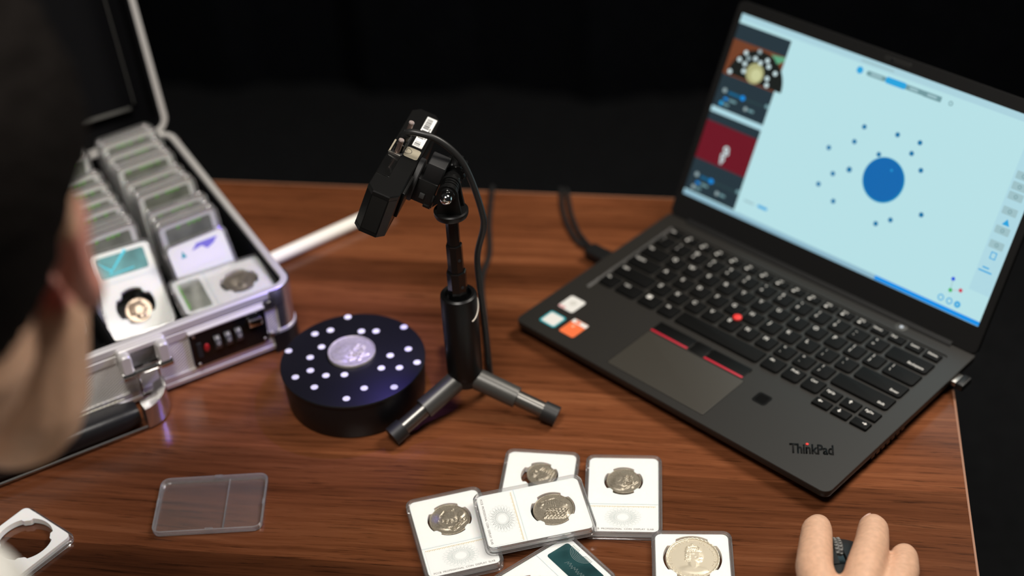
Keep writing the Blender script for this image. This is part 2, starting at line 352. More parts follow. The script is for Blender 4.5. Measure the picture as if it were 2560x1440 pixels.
b = MB(); b.rslab(KX1 - KX0 - .4, KY1 - KY0 - .4, 2.5, [(14.3, 0), (14.92, 0)], (KX0 + KX1)/2, (KY0 + KY1)/2, 3); b.build('keyboard_tray', 'laptop_shell', lt)
b = MB(); b.add([(KX0 + .1, 76, 15.98), (KX0 + .1, 196, 15.98), (KX0 + 2.5, 195.2, 14.93), (KX0 + 2.5, 77, 14.93), (KX0 + .1, 76, 14.9), (KX0 + .1, 196, 14.9)], [(0, 1, 2, 3), (0, 3, 4), (1, 5, 2), (0, 4, 5, 1), (4, 3, 2, 5)]); b.build('bevel_strip', mat('shell_bevel', (0.0120, 0.0104, 0.0082), 0.22, spec=0.6), lt)
for x in (22, LW - 22):
    for y in (18, LD - 20): b = MB(); b.lathe([(5.2, 0), (6, .4), (6, 5)], 20, T((x, y, 0))); b.build('foot', 'rubber', lt)
_keys = {}
def key(cx, cy, w, h, legends, flat=False):
    k = (round(w, 2), round(h, 2), flat)
    if k not in _keys:
        q = MB(); rad = (1.0,)*4 if flat else (3.0, 3.0, 1.2, 1.2)
        q.rslab(w, h, rad, [(0, 0), (1.5, .35), (1.95, .8), (2.05, 1.3)], n=4); _keys[k] = q.mesh('key')
    ko = obj('key', _keys[k], 'laptop_key', lt, T((cx, cy, 14.9)))
    for s, dx, dy, sz in legends: text('legend', s, sz, 'legend_white', ko, dx, dy, 2.09, bold=.012)
PU, X0 = 19.05, 16.9; XR = 305.6
RV = {'n': 172.1, 'q': 153.0, 'a': 134.0, 'z': 114.8, 's': 95.6}; KW, KH = 16.3, 16.2
def cell(u0, u1): a = X0 + u0*PU + 1.3; e = min(X0 + u1*PU - 1.3, XR); return (a + e)/2, e - a
def krow(row, spec):
    for u0, u1, leg in spec:
        c, w = cell(u0, u1); L = []
        for s, kind in leg:
            if kind == 'c': L.append((s, -w/2 + 5.2, 3.3, 5.4))
            elif kind == 'u': L.append((s, -w/2 + 4.9, 4.4, 4.0))
            elif kind == 'd': L.append((s, -w/2 + 4.9, -1.6, 4.0))
            elif kind == 'l': L.append((s, -w/2 + 2.6 + len(s)*1.05, 3.6, 3.6))
            elif kind == 'r': L.append((s, w/2 - 2.4 - len(s)*1.05, -3.6, 3.6))
        key(c, RV[row], w, KH, L)
two = lambda a, c: [(a, 'u'), (c, 'd')]
krow('n', [(0, 1, two('~', '`'))] + [(i + 1, i + 2, two(a, c)) for i, (a, c) in enumerate(zip('!@#$%^&*()_+', '1234567890-='))] + [(13, 15.3, [('Backspace', 'r')])])
krow('q', [(0, 1.5, [('Tab', 'l')])] + [(1.5 + i, 2.5 + i, [(c, 'c')]) for i, c in enumerate('QWERTYUIOP')] + [(11.5, 12.5, two('{', '[')), (12.5, 13.5, two('}', ']')), (13.5, 15.3, two('|', '\\'))])
krow('a', [(0, 1.75, [('CapsLk', 'l')])] + [(1.75 + i, 2.75 + i, [(c, 'c')]) for i, c in enumerate('ASDFGHJKL')] + [(10.75, 11.75, two(':', ';')), (11.75, 12.75, two('"', "'")), (12.75, 15.3, [('Enter', 'r')])])
krow('z', [(0, 2.25, [('Shift', 'l')])] + [(2.25 + i, 3.25 + i, [(c, 'c')]) for i, c in enumerate('ZXCVBNM')] + [(9.25, 10.25, two('<', ',')), (10.25, 11.25, two('>', '.')), (11.25, 12.25, two('?', '/')), (12.25, 15.3, [('Shift', 'r')])])
krow('s', [(0, 1, [('Fn', 'l')]), (1, 2.35, [('Ctrl', 'l')]), (2.35, 3.5, []), (3.5, 4.55, [('Alt', 'l')]), (4.55, 9.3, []), (9.3, 10.4, [('Alt', 'l')]), (10.4, 11.42, [('PrtSc', 'l')]), (11.42, 12.45, [('Ctrl', 'l')])])
winkey = MB(); wc, ww = cell(2.35, 3.5)
for sx in (0, 1):
    for sy in (0, 1): winkey.box(wc - 5.6 + sx*2.4, wc - 3.5 + sx*2.4, RV['s'] + 1.4 + sy*2.4, RV['s'] + 3.5 + sy*2.4, 16.94, 17.0)
winkey.build('windows_key_mark', 'legend_white', lt)
def arrow(ch, cx, cy):
    q = MB(); a = {'l': 180, 'r': 0, 'u': 90, 'd': 270}[ch]
    q.prism([(-2.0, -.45), (.1, -.45), (.1, -1.6), (2.0, 0), (.1, 1.6), (.1, .45), (-2.0, .45)], 0, .05, T((cx, cy, 16.96)) @ Rt(a, 'Z')); q.build('arrow_mark', 'legend_white', lt)
for i, (lo, up) in enumerate((('l', 'PgUp'), ('d', None), ('r', 'PgDn'))):
    cx = 262.5 + 18.1*i; key(cx, 81.6, 15.9, 9.6, [], True); arrow(lo, cx + (-2.5 if i < 2 else 3), 82.6)
    key(cx, 93.6 + 1.6, 15.9, 11.4, [(up, -1.8, 1.6, 3.5)] if up else [], True)
    if not up: arrow('u', cx - 1.5, 97)
fl = ['Esc'] + ['F%d' % i for i in range(1, 13)] + ['Home', 'End', 'Insert', 'Delete']
fw = (XR - X0 - 1.3)/17
for i, s in enumerate(fl):
    leg = [(s, -fw/2 + 2.2 + len(s)*1.0, .9, 3.3)]
    if s[0] == 'F' and s[1:].isdigit(): leg = [(s, -1.2, 1.6, 3.4)]
    key(X0 + 1.3 + fw*(i + .5), 188.9, fw - 2.2, 9.8, leg, True)
    if 0 < i < 13: q = MB(); q.rslab(2.6, 2.0, .8, [(0, 0), (.05, 0)], n=3, M=T((X0 + 1.3 + fw*(i + .5) - 2.4, 187.0, 16.96))); q.build('function_icon', 'legend_white', lt)
b = MB(); b.lathe([(3.0, 0), (3.6, 1.8), (3.9, 2.6), (3.6, 3.4), (2.6, 3.9), (1.0, 4.15)], 20, T((145.8, 124.4, 15.2))); o = b.build('pointing_nub', 'track_red', lt)
for nm, x0, x1 in (('left_button', 98.7, 138.3), ('middle_button', 139.2, 154.8), ('right_button', 155.7, 195.7)):
    b = MB(); b.box(x0, x1, 64.8, 79.5, 15.2, 16.4, .5); bt = b.build(nm, 'laptop_key', lt)
    if 'middle' not in nm: b = MB(); b.box(x0 + .2, x1 - .2, 64.4, 66.7, 16.2, 16.55, .15); b.build('red_stripe', 'red_stripe', bt)
b = MB(); b.rslab(100.6, 54.6, 1.5, [(15.5, 0), (16.08, 0), (16.12, .3)], 148.8, 36.0); b.build('touchpad', 'touchpad', lt)
b = MB(); b.frame(rr(101.4, 55.4, 1.7, 4, 148.8, 36.0), rr(100.7, 54.7, 1.5, 4, 148.8, 36.0), 15.9, 16.04); b.build('touchpad_gap', 'black_gloss', lt)
b = MB(); b.rslab(13.5, 13.5, 3, [(15.9, 0), (16.1, .2)], 223.1, 55); q = b.build('fingerprint_reader', 'laptop_key', lt)
b = MB(); b.rslab(9.6, 9.6, 2, [(16.05, 0), (16.16, .1)], 223.1, 55); b.build('sensor', 'black_gloss', q)
b = MB(); b.lathe([(5.4, 16.0), (5.4, 16.35), (4.7, 16.5)], 28, T((256.9, 205.3, 0))); q = b.build('power_button', 'anodised', lt)
b = MB(); b.lathe([(1.7, 16.4), (1.7, 16.58), (1.2, 16.62)], 18, T((257.4, 205.0, 0))); b.build('power_light', glow('led', (.8, .85, .9), .8), q)
b = MB(); b.box(281, 301, 208.5, 212.2, 15.9, 16.6, .3); b.build('hinge_cover', 'laptop_key', lt)
for nm, cx, cy, w, h, m in (('white_sticker', 23.6, 48, 17, 19, 'sticker_white'), ('teal_sticker', 25, 21.6, 17.6, 17, 'sticker_teal'), ('orange_sticker', 47.2, 24.2, 16.6, 21.5, 'sticker_orange')):
    b = MB(); b.rslab(w, h, 2.2, [(15.98, 0), (16.08, .05)], cx, cy, 4); st = b.build(nm, m, lt)
    if m == 'sticker_white':
        b = MB(); b.box(cx - 8.2, cx - 1, cy - 9.2, cy - 6.6, 16.07, 16.12); b.build('print', 'sticker_pink', st)
        b = MB(); b.lathe([(3.4, 16.07), (3.4, 16.11)], 24, T((cx, cy + 1.5, 0))); b.build('print', mat('print_grey', (.58, .57, .53), .5), st)
    if m == 'sticker_teal': b = MB(); b.rslab(14.6, 14, 1.6, [(16.06, 0), (16.14, .05)], cx, cy, 4); b.build('print', 'sticker_white', st)
    if m == 'sticker_orange':
        b = MB(); b.box(cx - 8.1, cx + 8.1, cy + 5.6, cy + 10.3, 16.07, 16.12); b.build('print', 'sticker_white', st)
        b = MB(); b.box(cx - 4.5, cx + .5, cy + 6.6, cy + 9.4, 16.1, 16.15); b.build('print', 'sticker_orange', st)
        b = MB(); b.lathe([(1.5, 16.07), (1.5, 16.12)], 16, T((cx - 2.2, cy + 1.5, 0))); b.build('print', mat('pale_orange', (.85, .42, .25), .5), st)
text('wordmark', 'ThinkPad', 15.0, mat('logo_black', (.0025, .0025, .0025), .5, spec=.1), lt, 287.2, 32.2, 16.02, 36.6, .08, .60, bold=.035)
b = MB(); b.lathe([(1.15, 16.3), (1.15, 16.62), (.8, 16.7)], 16, T((281.1, 34.7, 0))); b.build('wordmark_dot', 'track_red', lt)
for i in range(7): b = MB(); b.box(LW - 2.0, LW - .05, 60 + i*7, 64.5 + i*7, 8.5, 11.2); b.build('vent_slot', 'black_gloss', lt)
b = MB(); b.box(LW - 3, LW + .05, 175, 190, 6.8, 12.4); b.build('usb_port', 'black_gloss', lt)
# lid and display share the hinge frame
HM = T((0, 211, 13)) @ Rt(math.degrees(1.0871), 'X'); DG = 26.15
LIDH = DG + 174 + 11
b = MB(); b.rslab(LW, LIDH - 3, 6, [(-5.2, 1.6), (-4.4, .4), (-3.2, 0), (0, 0), (.6, .2)], LW/2, (LIDH + 3)/2, 6); b.build('lid', 'laptop_bezel', lt, HM)
DX = (LW - 309.4)/2
b = MB(); b.frame(rr(LW - 1.4, LIDH - 4.4, 5, 5, LW/2, (LIDH + 3)/2), rr(309.4, 174, .4, 5, LW/2, DG + 87), .5, 1.1); b.build('bezel', 'laptop_bezel', lt, HM)
b = MB(); b.cyl((22, 1.5, -1), (LW - 22, 1.5, -1), 5.0, n=18); b.build('hinge_barrel', 'laptop_bezel', lt, HM)
b = MB(); b.rslab(26, 4.2, 1.8, [(1.0, 0), (1.35, .2)], LW/2 + 6, DG + 174 + 5.5); wcm = b.build('webcam', mat('bezel_grey', (.02, .02, .019), .35), lt, HM)
b = MB(); b.lathe([(1.5, 1.3), (1.5, 1.5), (.8, 1.45)], 16, T((LW/2 + 1, DG + 174 + 5.5, 0))); b.build('lens', 'chrome', wcm)
DM = HM @ T((DX, DG, .62))
b = MB(); b.box(0, 309.4, 0, 174, -.3, 0); scr = b.build('display', 'viewport', lt, DM)
lev = [0]
def ui(name, pts, m, z=None):
    q = MB(); z = z if z is not None else .03; q.prism(pts, z - .02, z + .012); return q.build(name, m, scr)
def rect(x0, x1, y0, y1, r=.3): return rr(x1 - x0, y1 - y0, r, 3, (x0 + x1)/2, (y0 + y1)/2)
glow('ui_title', (.40, .64, .72)); glow('ui_slate', (.013, .030, .042)); glow('ui_photo', (.055, .012, .006)); glow('ui_photo_table', (.16, .045, .016)); glow('ui_red', (.14, .002, .012)); glow('ui_blue', (.0, .27, .80)); glow('ui_sky', (.015, .36, .72)); glow('ui_deep', (.0, .13, .42)); glow('ui_rimblue', (.0, .30, .52)); glow('ui_dot', (.0, .16, .36)); glow('ui_white', (.62, .78, .80)); glow('ui_pale', (.30, .40, .42)); glow('ui_coin', (.42, .42, .20)); glow('ui_coin2', (.58, .60, .32)); glow('ui_grey', (.16, .31, .34)); glow('ui_btn', (.33, .52, .56)); glow('ui_black', (.004, .007, .006)); glow('ui_green', (.10, .36, .2)); glow('ui_gm', (.03, .45, .1)); glow('ui_bm', (.01, .08, .7)); glow('ui_rm', (.6, .04, .08)); glow('ui_toolbar', (.42, .68, .76)); glow('ui_darkslate', (.02, .055, .06)); glow('ui_slider', (.0, .11, .24)); glow('ui_status', (.27, .47, .58))
ui('title_bar', rect(0, 309.4, 168.2, 174), 'ui_title', .03)
ui('status_bar', rect(0, 309.4, 0, 4.2), 'ui_status', .03)
ui('progress_bar', rect(209, 309.2, .4, 4.0), 'ui_blue', .06)
ui('side_panel', rect(0, 57.3, 86.6, 165.4), 'ui_slate', .05); ui('side_panel', rect(0, 57.3, 5.0, 81.6), 'ui_slate', .05)
ui('panel_gap', rect(0, 57.3, 81.8, 86.4), 'ui_toolbar', .04)
ui('camera_view', rect(0, 57.2, 117.6, 150.4), 'ui_photo_table', .08)
ui('turntable_view', [(34 + 30*math.cos(t), 119 + 29*math.sin(t)) if True else 0 for t in [math.pi*i/28 for i in range(29)]], 'ui_black', .10)
ui('camera_view_detail', [(42, 148), (57, 150), (57, 146.2), (51, 142), (46, 146)], 'ui_green', .11)
ui('coin_view', circ(9.3, 32, 32.2, 127.2), 'ui_coin', .12); ui('coin_view', circ(5.6, 24, 34.0, 126.2), 'ui_coin2', .13)
for x, y in [(16.8, 141.9), (30.1, 147.0), (12.4, 134.3), (21.1, 138.0), (28.0, 139.9), (40.5, 141.9), (19.2, 132.3), (34.3, 137.8), (43.7, 137.3), (6.6, 121.1), (20.5, 125.8), (52.2, 133.6), (46.0, 126.9), (47.6, 121.2)]:
    ui('marker_view', circ(2.1, 16, x, y), 'ui_pale' if (x*7 + y) % 3 < 1 else 'ui_white', .12)
for y0, on in ((102.6, True), (20.8, False)):
    ui('slider_track', rect(12, 54, y0 - .5, y0 + .5), 'ui_darkslate', .08); ui('slider_fill', rect(12, 28, y0 - 1.3, y0 + 1.3, 1.2), 'ui_slider', .10)
    ui('slider_knob', circ(2.3, 20, 28.6 if on else 24.9, y0), 'ui_blue', .13); ui('slider_icon', circ(2.1, 16, 8, y0 + .8), 'ui_pale', .10); ui('slider_icon', circ(1.9, 16, 55, y0 + 1), 'ui_grey', .10)
    yy = y0 - 6.2
    ui('toggle', rect(9.5, 14, yy - 1.1, yy + 1.1, 1), 'ui_blue', .10); ui('caption', rect(15, 23.5, yy - 1, yy + 1, .8), 'ui_grey', .10)
    ui('toggle', circ(1.9, 16, 34.8, yy - 2), 'ui_pale', .10); ui('caption', rect(37.5, 44, yy - 3, yy - 1, .8), 'ui_grey', .10); ui('caption', circ(2.0, 16, 8.5, yy - 5), 'ui_sky' if on else 'ui_pale', .10); ui('caption', rect(11, 17, yy - 6, yy - 4, .6), 'ui_grey', .1)
ui('infrared_view', rect(0, 57.2, 36.2, 73.0), 'ui_red', .08)
for x, y, r in ((29.5, 53.4, 3.0), (31.2, 50.3, 2.2), (28, 47, 2.3), (28.6, 43.8, 2.4), (28.2, 40.4, 1.5)):
    q = MB(); q.frame(circ(r, 18, x, y), circ(r*.45, 18, x, y), .09, .12); q.build('infrared_blob', 'ui_white', scr)
ui('caption', rect(64, 75, 16.4, 18.2, .6), 'ui_btn', .05); ui('caption', rect(79, 89.5, 16.4, 18.8, .6), 'ui_sky', .05)
ui('scan_disc', circ(19.6, 56, 185.5, 82.2), 'ui_rimblue', .05); ui('scan_disc', circ(18.7, 56, 185.3, 82.4), 'ui_deep', .08); ui('scan_glint', circ(1.0, 12, 189.5, 92.5), 'ui_sky', .11)
for x, y in [(151.9, 118.4), (183.4, 122.3), (204.9, 122.8), (147.8, 103.5), (126.7, 90.4), (173.4, 101.0), (201.2, 111.9), (214.3, 101.6), (138.8, 70.7), (152.2, 79.4), (129.1, 57.4), (148.1, 48.5), (204.3, 53.0), (192.8, 45.1), (228.6, 67.2)]:
    ui('scan_marker', circ(2.15 if x != 152.2 else 2.5, 18, x, y), 'ui_dot', .06)
ui('step_dot', circ(3.1, 24, 129.8, 162.2), 'ui_sky', .06); ui('step_segment', rect(136.6, 156, 160.0, 164.2, 2), 'ui_grey', .05); ui('step_segment', rect(155.6, 175.4, 159.4, 165.0, 1.6), 'ui_sky', .08); ui('step_segment', rect(175, 192, 160, 164.4, .5), 'ui_grey', .05); ui('step_segment', rect(192, 209.3, 159.7, 164.4, .5), 'ui_grey', .06)
for x0, x1 in ((141, 152), (179, 187), (196, 205)): ui('caption', rect(x0, x1, 161.2, 163.2, .6), 'ui_btn', .1)
q = MB(); q.frame(circ(2.0, 18, 218.2, 161.9), circ(1.2, 18, 218.2, 161.9), .03, .06); q.build('refresh_icon', 'ui_grey', scr)
ui('caption', rect(128, 160.5, 169.8, 171.4, .6), 'ui_btn', .05)
ui('tool_column', rect(290, 309.2, 26, 150), 'ui_toolbar', .03)
for y, m in ((127.4, 'ui_btn'), (118.4, 'ui_btn'), (110.0, 'ui_btn'), (97.2, 'ui_btn'), (80.6, 'ui_btn'), (67.9, 'ui_btn')):
    ui('tool_button', rect(292, 304.8, y - 3.3, y + 3.3, .8), m, .06); q = MB(); q.frame(circ(1.7, 12, 298.6, y), circ(1.1, 12, 298.6, y), .06, .1); q.build('tool_icon', 'ui_grey', scr)
ui('tool_icon', [(296, 85.5), (302.6, 85.5), (299.3, 91)], 'ui_sky', .08); q = MB(); q.frame(rect(296.6, 301.8, 55.8, 62), rect(297.4, 301.0, 56.6, 61.2), .04, .09); q.build('tool_icon', 'ui_sky', scr)
ui('caption', rect(294, 300, 47, 48.2, .4), 'ui_sky', .06); ui('caption', rect(291.5, 303.5, 43.8, 45.0, .4), 'ui_sky', .06)
for nm, x, y, m in (('axis_ball', 274.8, 28.3, 'ui_bm'), ('axis_ball', 276, 18.7, 'ui_gm'), ('axis_ball', 284.3, 21.8, 'ui_rm')): ui(nm, circ(1.7, 16, x, y), m, .08)
ui('axis_line', [(274.6, 27), (275.2, 27), (276.3, 19), (275.7, 19)], 'ui_btn', .05); ui('axis_line', [(276, 19), (276, 18.4), (284, 21.5), (284, 22.1)], mat('ui_pinkline', (.01, .01, .01), .4, emit=(.55, .5, .55)), .05)
for x, m in ((270.5, 'ui_rm'), (278.5, 'ui_sky'), (286, 'ui_sky')):
    q = MB(); q.frame(circ(2.8, 18, x, 9.9), circ(1.9 if x < 285 else .8, 18, x, 9.9), .04, .08); q.build('view_icon', m if x > 275 else 'ui_sky', scr)

# receiver plugged into the laptop's right side, charger plug on the left
def on_laptop(u, v, z=0, yaw=0): return T((-179.9, 1023.2, 0)) @ Rt(-35.91, 'Z') @ T((u, v, z)) @ Rt(yaw, 'Z')
rc = empty('usb_receiver', on_laptop(LW, 182.5, 9.6)); tag(rc, 'tiny black usb receiver plugged into the laptop side', 'usb receiver')
b = MB(); b.box(-8, 3.2, -6, 6, -2.2, 2.2, .3); b.build('plug', 'steel', rc)
b = MB(); b.box(3.0, 10.5, -7.4, 7.4, -3.2, 3.2, 1.2); b.build('body', 'black_plastic', rc)
cp = empty('charging_cable', on_laptop(0, 127, 0)); tag(cp, 'black laptop cable pair with chunky plug running off the far table edge', 'cable')
b = MB(); b.rslab(26, 15, 3, [(3.6, 1.2), (4.6, 0), (11.4, 0), (12.4, 1.2)], -14, 0, 4); b.build('plug', 'black_plastic', cp)
b = MB(); b.box(-2.0, 3.0, -4.5, 4.5, 6.2, 9.8, .5); b.build('plug_tip', 'steel', cp)
Lm = (T((-179.9, 1023.2, 0)) @ Rt(-35.91, 'Z') @ T((0, 127, 0))).inverted()
for pts in ([(-126, 1146, 8), (-133, 1160, 5), (-142, 1180, 2.6), (-151, 1208, 2.4), (-157, 1236, 2.4), (-160, 1248, 1.5), (-162, 1258, -16), (-164, 1262, -120), (-160, 1270, -420), (-150, 1290, -736)],
            [(-122, 1140, 7), (-128, 1150, 4), (-139, 1160, 2.6), (-151, 1184, 2.4), (-160, 1214, 2.4), (-164, 1240, 2.4), (-166, 1250, 1), (-167, 1258, -18), (-168, 1263, -140), (-172, 1275, -430), (-176, 1300, -736)]):
    b = MB(); b.tube([Lm @ p for p in spline(pts, 8)], 2.3, 10); b.build('cord', 'cord', cp)

# ------------------------------------------------------------------ turntable with marker dots
tt = empty('turntable', x=-302, y=935); tag(tt, 'round black scanning turntable dotted with white markers', 'turntable')
b = MB(); b.lathe([(54, 0), (56.5, .8), (57.5, 3), (58.6, 20), (59.3, 33.6), (59.3, 34)], 96); b.build('body', 'turntable', tt)
b = MB(); b.lathe([(59.0, 33.9), (60, 34.4), (60.1, 36.2), (59.6, 36.9), (58.9, 37.1)], 96); b.build('platter', 'turntable', tt)
dot = MB(); dot.lathe([(3.0, 0), (3.0, .12), (2.9, .14)], 24); dm = dot.mesh('marker_dot')
for x, y in [(-16.4, 53.9), (34.4, 44.2), (-27.2, 35.0), (-39.3, 29.1), (-0.5, 35.7), (11.9, 36.9), (-29.5, 12.6), (-56.0, 5.2), (-35.8, -1.6), (43.8, 15.8), (30.4, 6.3), (54.3, -0.6), (-31.5, -18.0), (26.3, -10.1), (41.1, -8.4), (-41.8, -27.2), (-17.2, -23.1), (-2.2, -20.8), (-23.2, -38.1), (17.6, -35.9), (41.6, -32.6), (6.0, -49.6)]:
    obj('marker_dot', dm, 'marker_dot', tt, T((x, y, 37.06)))

# ------------------------------------------------------------------ coins
def smooth(t): t = np.clip(t, 0, 1); return t*t*(3 - 2*t)
def blob(x, y, cx, cy, rx, ry, rot, h, soft=.35):
    a = R(rot); u = (x - cx)*math.cos(a) + (y - cy)*math.sin(a); v = -(x - cx)*math.sin(a) + (y - cy)*math.cos(a)
    d = np.sqrt((u/rx)**2 + (v/ry)**2); return h*smooth((1 + soft - d)/(2*soft))
def line(x, y, p, q, w, h):
    px, py = p; dx, dy = q[0] - px, q[1] - py; t = np.clip(((x - px)*dx + (y - py)*dy)/(dx*dx + dy*dy), 0, 1)
    return h*smooth(1.4 - np.hypot(x - px - t*dx, y - py - t*dy)/w)
def relief(kind, x, y):
    """height in units of coin radius, x and y in units of the radius"""
    z = np.zeros_like(x); M_ = np.maximum
    if kind == 'crowned':                       # crowned head in profile facing right
        z = M_(z, blob(x, y, .06, .10, .27, .30, 0, .05)); z = M_(z, blob(x, y, .02, -.30, .15, .30, 8, .045)); z = M_(z, blob(x, y, .05, -.58, .46, .17, -6, .04))
        z = M_(z, blob(x, y, .30, .03, .06, .05, -30, .045)); z = M_(z, blob(x, y, .24, -.12, .09, .06, 0, .04)); z = M_(z, blob(x, y, .17, .22, .14, .08, 0, .05))
        for k in range(9): z = M_(z, line(x, y, (-.22 + .03*k, .34 - .05*(k % 3)), (-.26 + .04*k, -.10 - .02*k if k < 5 else .18), .022, .065))
        for k in range(7): z = M_(z, blob(x, y, -.20 + .075*k, .40 + .05*math.sin(k*.5), .035, .05, 0, .07))
        z = M_(z, line(x, y, (-.24, .33), (.30, .36), .03, .07)); z = M_(z, blob(x, y, .02, .66, .04, .05, 0, .07))
        for s in (-1, 1):
            prev = (.03 + s*.25, .42)
            for k in range(1, 7): t = k/6; cur = (.03 + s*.25*math.cos(t*math.pi/2), .42 + .2*math.sin(t*math.pi/2)); z = M_(z, line(x, y, prev, cur, .022, .06)); prev = cur
        z = (z - blob(x, y, .13, .02, .03, .02, 0, .015))*.72
    elif kind == 'scaled':                      # a beast with a crest and scaly back
        z = M_(z, blob(x, y, -.1, .25, .62, .36, 12, .06)); z = M_(z, blob(x, y, .45, -.05, .34, .24, -20, .06)); z = M_(z, line(x, y, (-.75, .25), (-.2, .72), .05, .06)); z = M_(z, line(x, y, (-.2, .72), (.5, .45), .04, .06))
        for i in range(6):
            for j in range(5): z = M_(z, blob(x, y, -.25 + .17*i + .08*(j % 2), -.08 - .13*j + .05*i, .075, .055, 25, .095 - .01*j, .5))
        for k in range(5): z = M_(z, line(x, y, (-.55 + .1*k, .45), (-.45 + .12*k, .2), .02, .075))
        z = M_(z, blob(x, y, -.62, .12, .17, .2, 0, .05)); z = M_(z, blob(x, y, -.62, .14, .08, .1, 0, .08))
    elif kind == 'ship':                        # curved figure over a band of characters
        for k in range(12):
            t0 = R(200 + 14*k); t1 = R(214 + 14*k); z = M_(z, line(x, y, (-.05 + .55*math.cos(t0), .05 + .55*math.sin(t0)), (-.05 + .55*math.cos(t1), .05 + .55*math.sin(t1)), .05, .06))
        z = M_(z, blob(x, y, .0, .25, .36, .30, -20, .06)); z = M_(z, line(x, y, (-.5, .2), (-.3, .6), .05, .07)); z = M_(z, line(x, y, (-.3, .6), (-.05, .38), .05, .07)); z = M_(z, line(x, y, (.05, .5), (.12, .72), .04, .06))
        for k in range(5): z = M_(z, blob(x, y, -.55 + .2*k, -.08 + .06*math.sin(k*2), .05, .10, 10*k, .07))
        for k in range(8): z = M_(z, blob(x, y, .15 + .085*k, -.62 + .10*k, .06, .045, 35, .085)); z = M_(z, blob(x, y, .28 + .07*k, -.66 + .09*k, .05, .04, 35, .07))
        z = M_(z, blob(x, y, -.25, -.55, .3, .1, -15, .05)); z = M_(z, blob(x, y, .55, .35, .16, .28, -30, .05))
    elif kind == 'owl':
        z = M_(z, blob(x, y, -.05, -.05, .42, .48, 0, .06)); z = M_(z, blob(x, y, -.12, .42, .34, .28, 0, .07))
        for s in (-.27, .05): z = M_(z, blob(x, y, s, .44, .10, .10, 0, .11)); z = z - blob(x, y, s, .44, .04, .04, 0, .04)
        for k in range(6): z = M_(z, line(x, y, (.25, .3 - .16*k), (.62, .2 - .14*k), .045, .08))
        z = M_(z, line(x, y, (-.35, -.72), (.5, -.62), .05, .06)); z = M_(z, blob(x, y, -.48, -.1, .12, .2, 20, .09))
    else:                                       # portrait with loose hair
        z = M_(z, blob(x, y, -.18, -.05, .42, .5, -12, .07)); z = M_(z, blob(x, y, -.35, .0, .22, .3, 0, .08)); z = M_(z, blob(x, y, -.2, -.62, .4, .2, 0, .05))
        for k in range(16):
            a = k*2.4; z = M_(z, blob(x, y, .2 + .32*math.cos(a)*(.4 + .04*k), .12 + .4*math.sin(a)*(.4 + .04*k), .10, .05, 40*k, .10))
        z = M_(z, line(x, y, (.3, -.5), (.72, .2), .05, .06)); z = M_(z, blob(x, y, .55, -.2, .10, .16, 30, .05))
    return z
def coin_mesh(kind, r, h, rings=34, seg=112, seed=1, worn=0.0, reeds=0):
    rad = np.concatenate([np.linspace(.0, .93, rings)[1:], [.945, .96, .985, 1.0]]); ang = np.arange(seg)*2*math.pi/seg
    A, B = np.meshgrid(ang, rad); rng = np.random.RandomState(seed)
    out = 1 + worn*(np.sin(A*2 + seed)*.5 + np.sin(A*3 + 2*seed)*.35 + np.sin(A*7 + seed*.3)*.12)
    X = B*np.cos(A)*out; Y = B*np.sin(A)*out; Z = relief(kind, B*np.cos(A), B*np.sin(A))
    rim = smooth((B - .925)/.03)*.045; rim = np.where(B > .99, .03, rim)
    if reeds: rim = rim + ((B > .94) & (B < .99))*.014*np.sign(np.sin(A*reeds))
    Z = np.where(B < .93, Z*smooth((.93 - B)/.08), 0) + rim
    q = MB(); top = [tuple(p) for p in np.stack([X*r, Y*r, h + Z*r], -1).reshape(-1, 3)]; nr = len(rad)
    vs = top + [(0, 0, h + float(relief(kind, np.zeros(1), np.zeros(1))[0])*r)] + [(x*1.0, y*1.0, h*.12) for x, y, z in top[-seg:]] + [(x*.98, y*.98, 0) for x, y, z in top[-seg:]]
    c = nr*seg; fs = [(c, i, (i + 1) % seg) for i in range(seg)]
    for k in range(nr - 1): fs += [(k*seg + i, (k + 1)*seg + i, (k + 1)*seg + (i + 1) % seg, k*seg + (i + 1) % seg) for i in range(seg)]
    last = (nr - 1)*seg
    for a0, b0 in ((last, c + 1), (c + 1, c + 1 + seg)): fs += [(a0 + i, b0 + i, b0 + (i + 1) % seg, a0 + (i + 1) % seg) for i in range(seg)]
    fs.append(tuple(c + 1 + seg + i for i in range(seg - 1, -1, -1)))
    q.add(vs, fs); return q.mesh('coin', 50)
co = obj('silver_coin', coin_mesh('portrait', 19.8, 2.2, worn=.012, seed=3), 'coin_silver', None)
co.matrix_world = mm(T((-304.3, 941.6, 37.1 + TABLE_Z)) @ Rt(-25, 'Z')); tag(co, 'large worn silver coin lying on the black turntable', 'coin')

# ------------------------------------------------------------------ coin slabs (clear holder, white insert, label, coin)
SW, SL, SH = 59.0, 84.5, 7.4
def insert_hole(r, tabs, n=120):
    pts = []
    for i in range(n):
        a = 360*i/n; q = r
        if tabs:
            for t in (45, 135, 225, 315):
                d = abs((a - t + 180) % 360 - 180)
                if d < 8.0: q = r - 2.1
                elif d < 11.5: q = r - 1.5
        pts.append((q*math.cos(R(a)), q*math.sin(R(a))))
    return pts
_shared = {}
def shared(key_, fn):
    if key_ not in _shared: _shared[key_] = fn()
    return _shared[key_]
def tray_half(z0, z1, pane0, pane1):
    q = MB(); o = rr(SW, SL, 7, 6); q.frame(rr(SW, SL, 7, 6), rr(SW - 4.2, SL - 4.2, 5.2, 6), z0, z1); return q
def m_cover():
    q = MB(); q.loft([[(x, y, z) for x, y in rr(SW - 2*i, SL - 2*i, 7 - i, 6)] for z, i in ((3.95, .15), (4.2, 0), (SH - .7, 0), (SH - .15, .35), (SH, 1.0), (SH - .05, 2.2), (SH - 1.0, 2.6), (3.95, 2.6))], False, False); return q.mesh('cover')
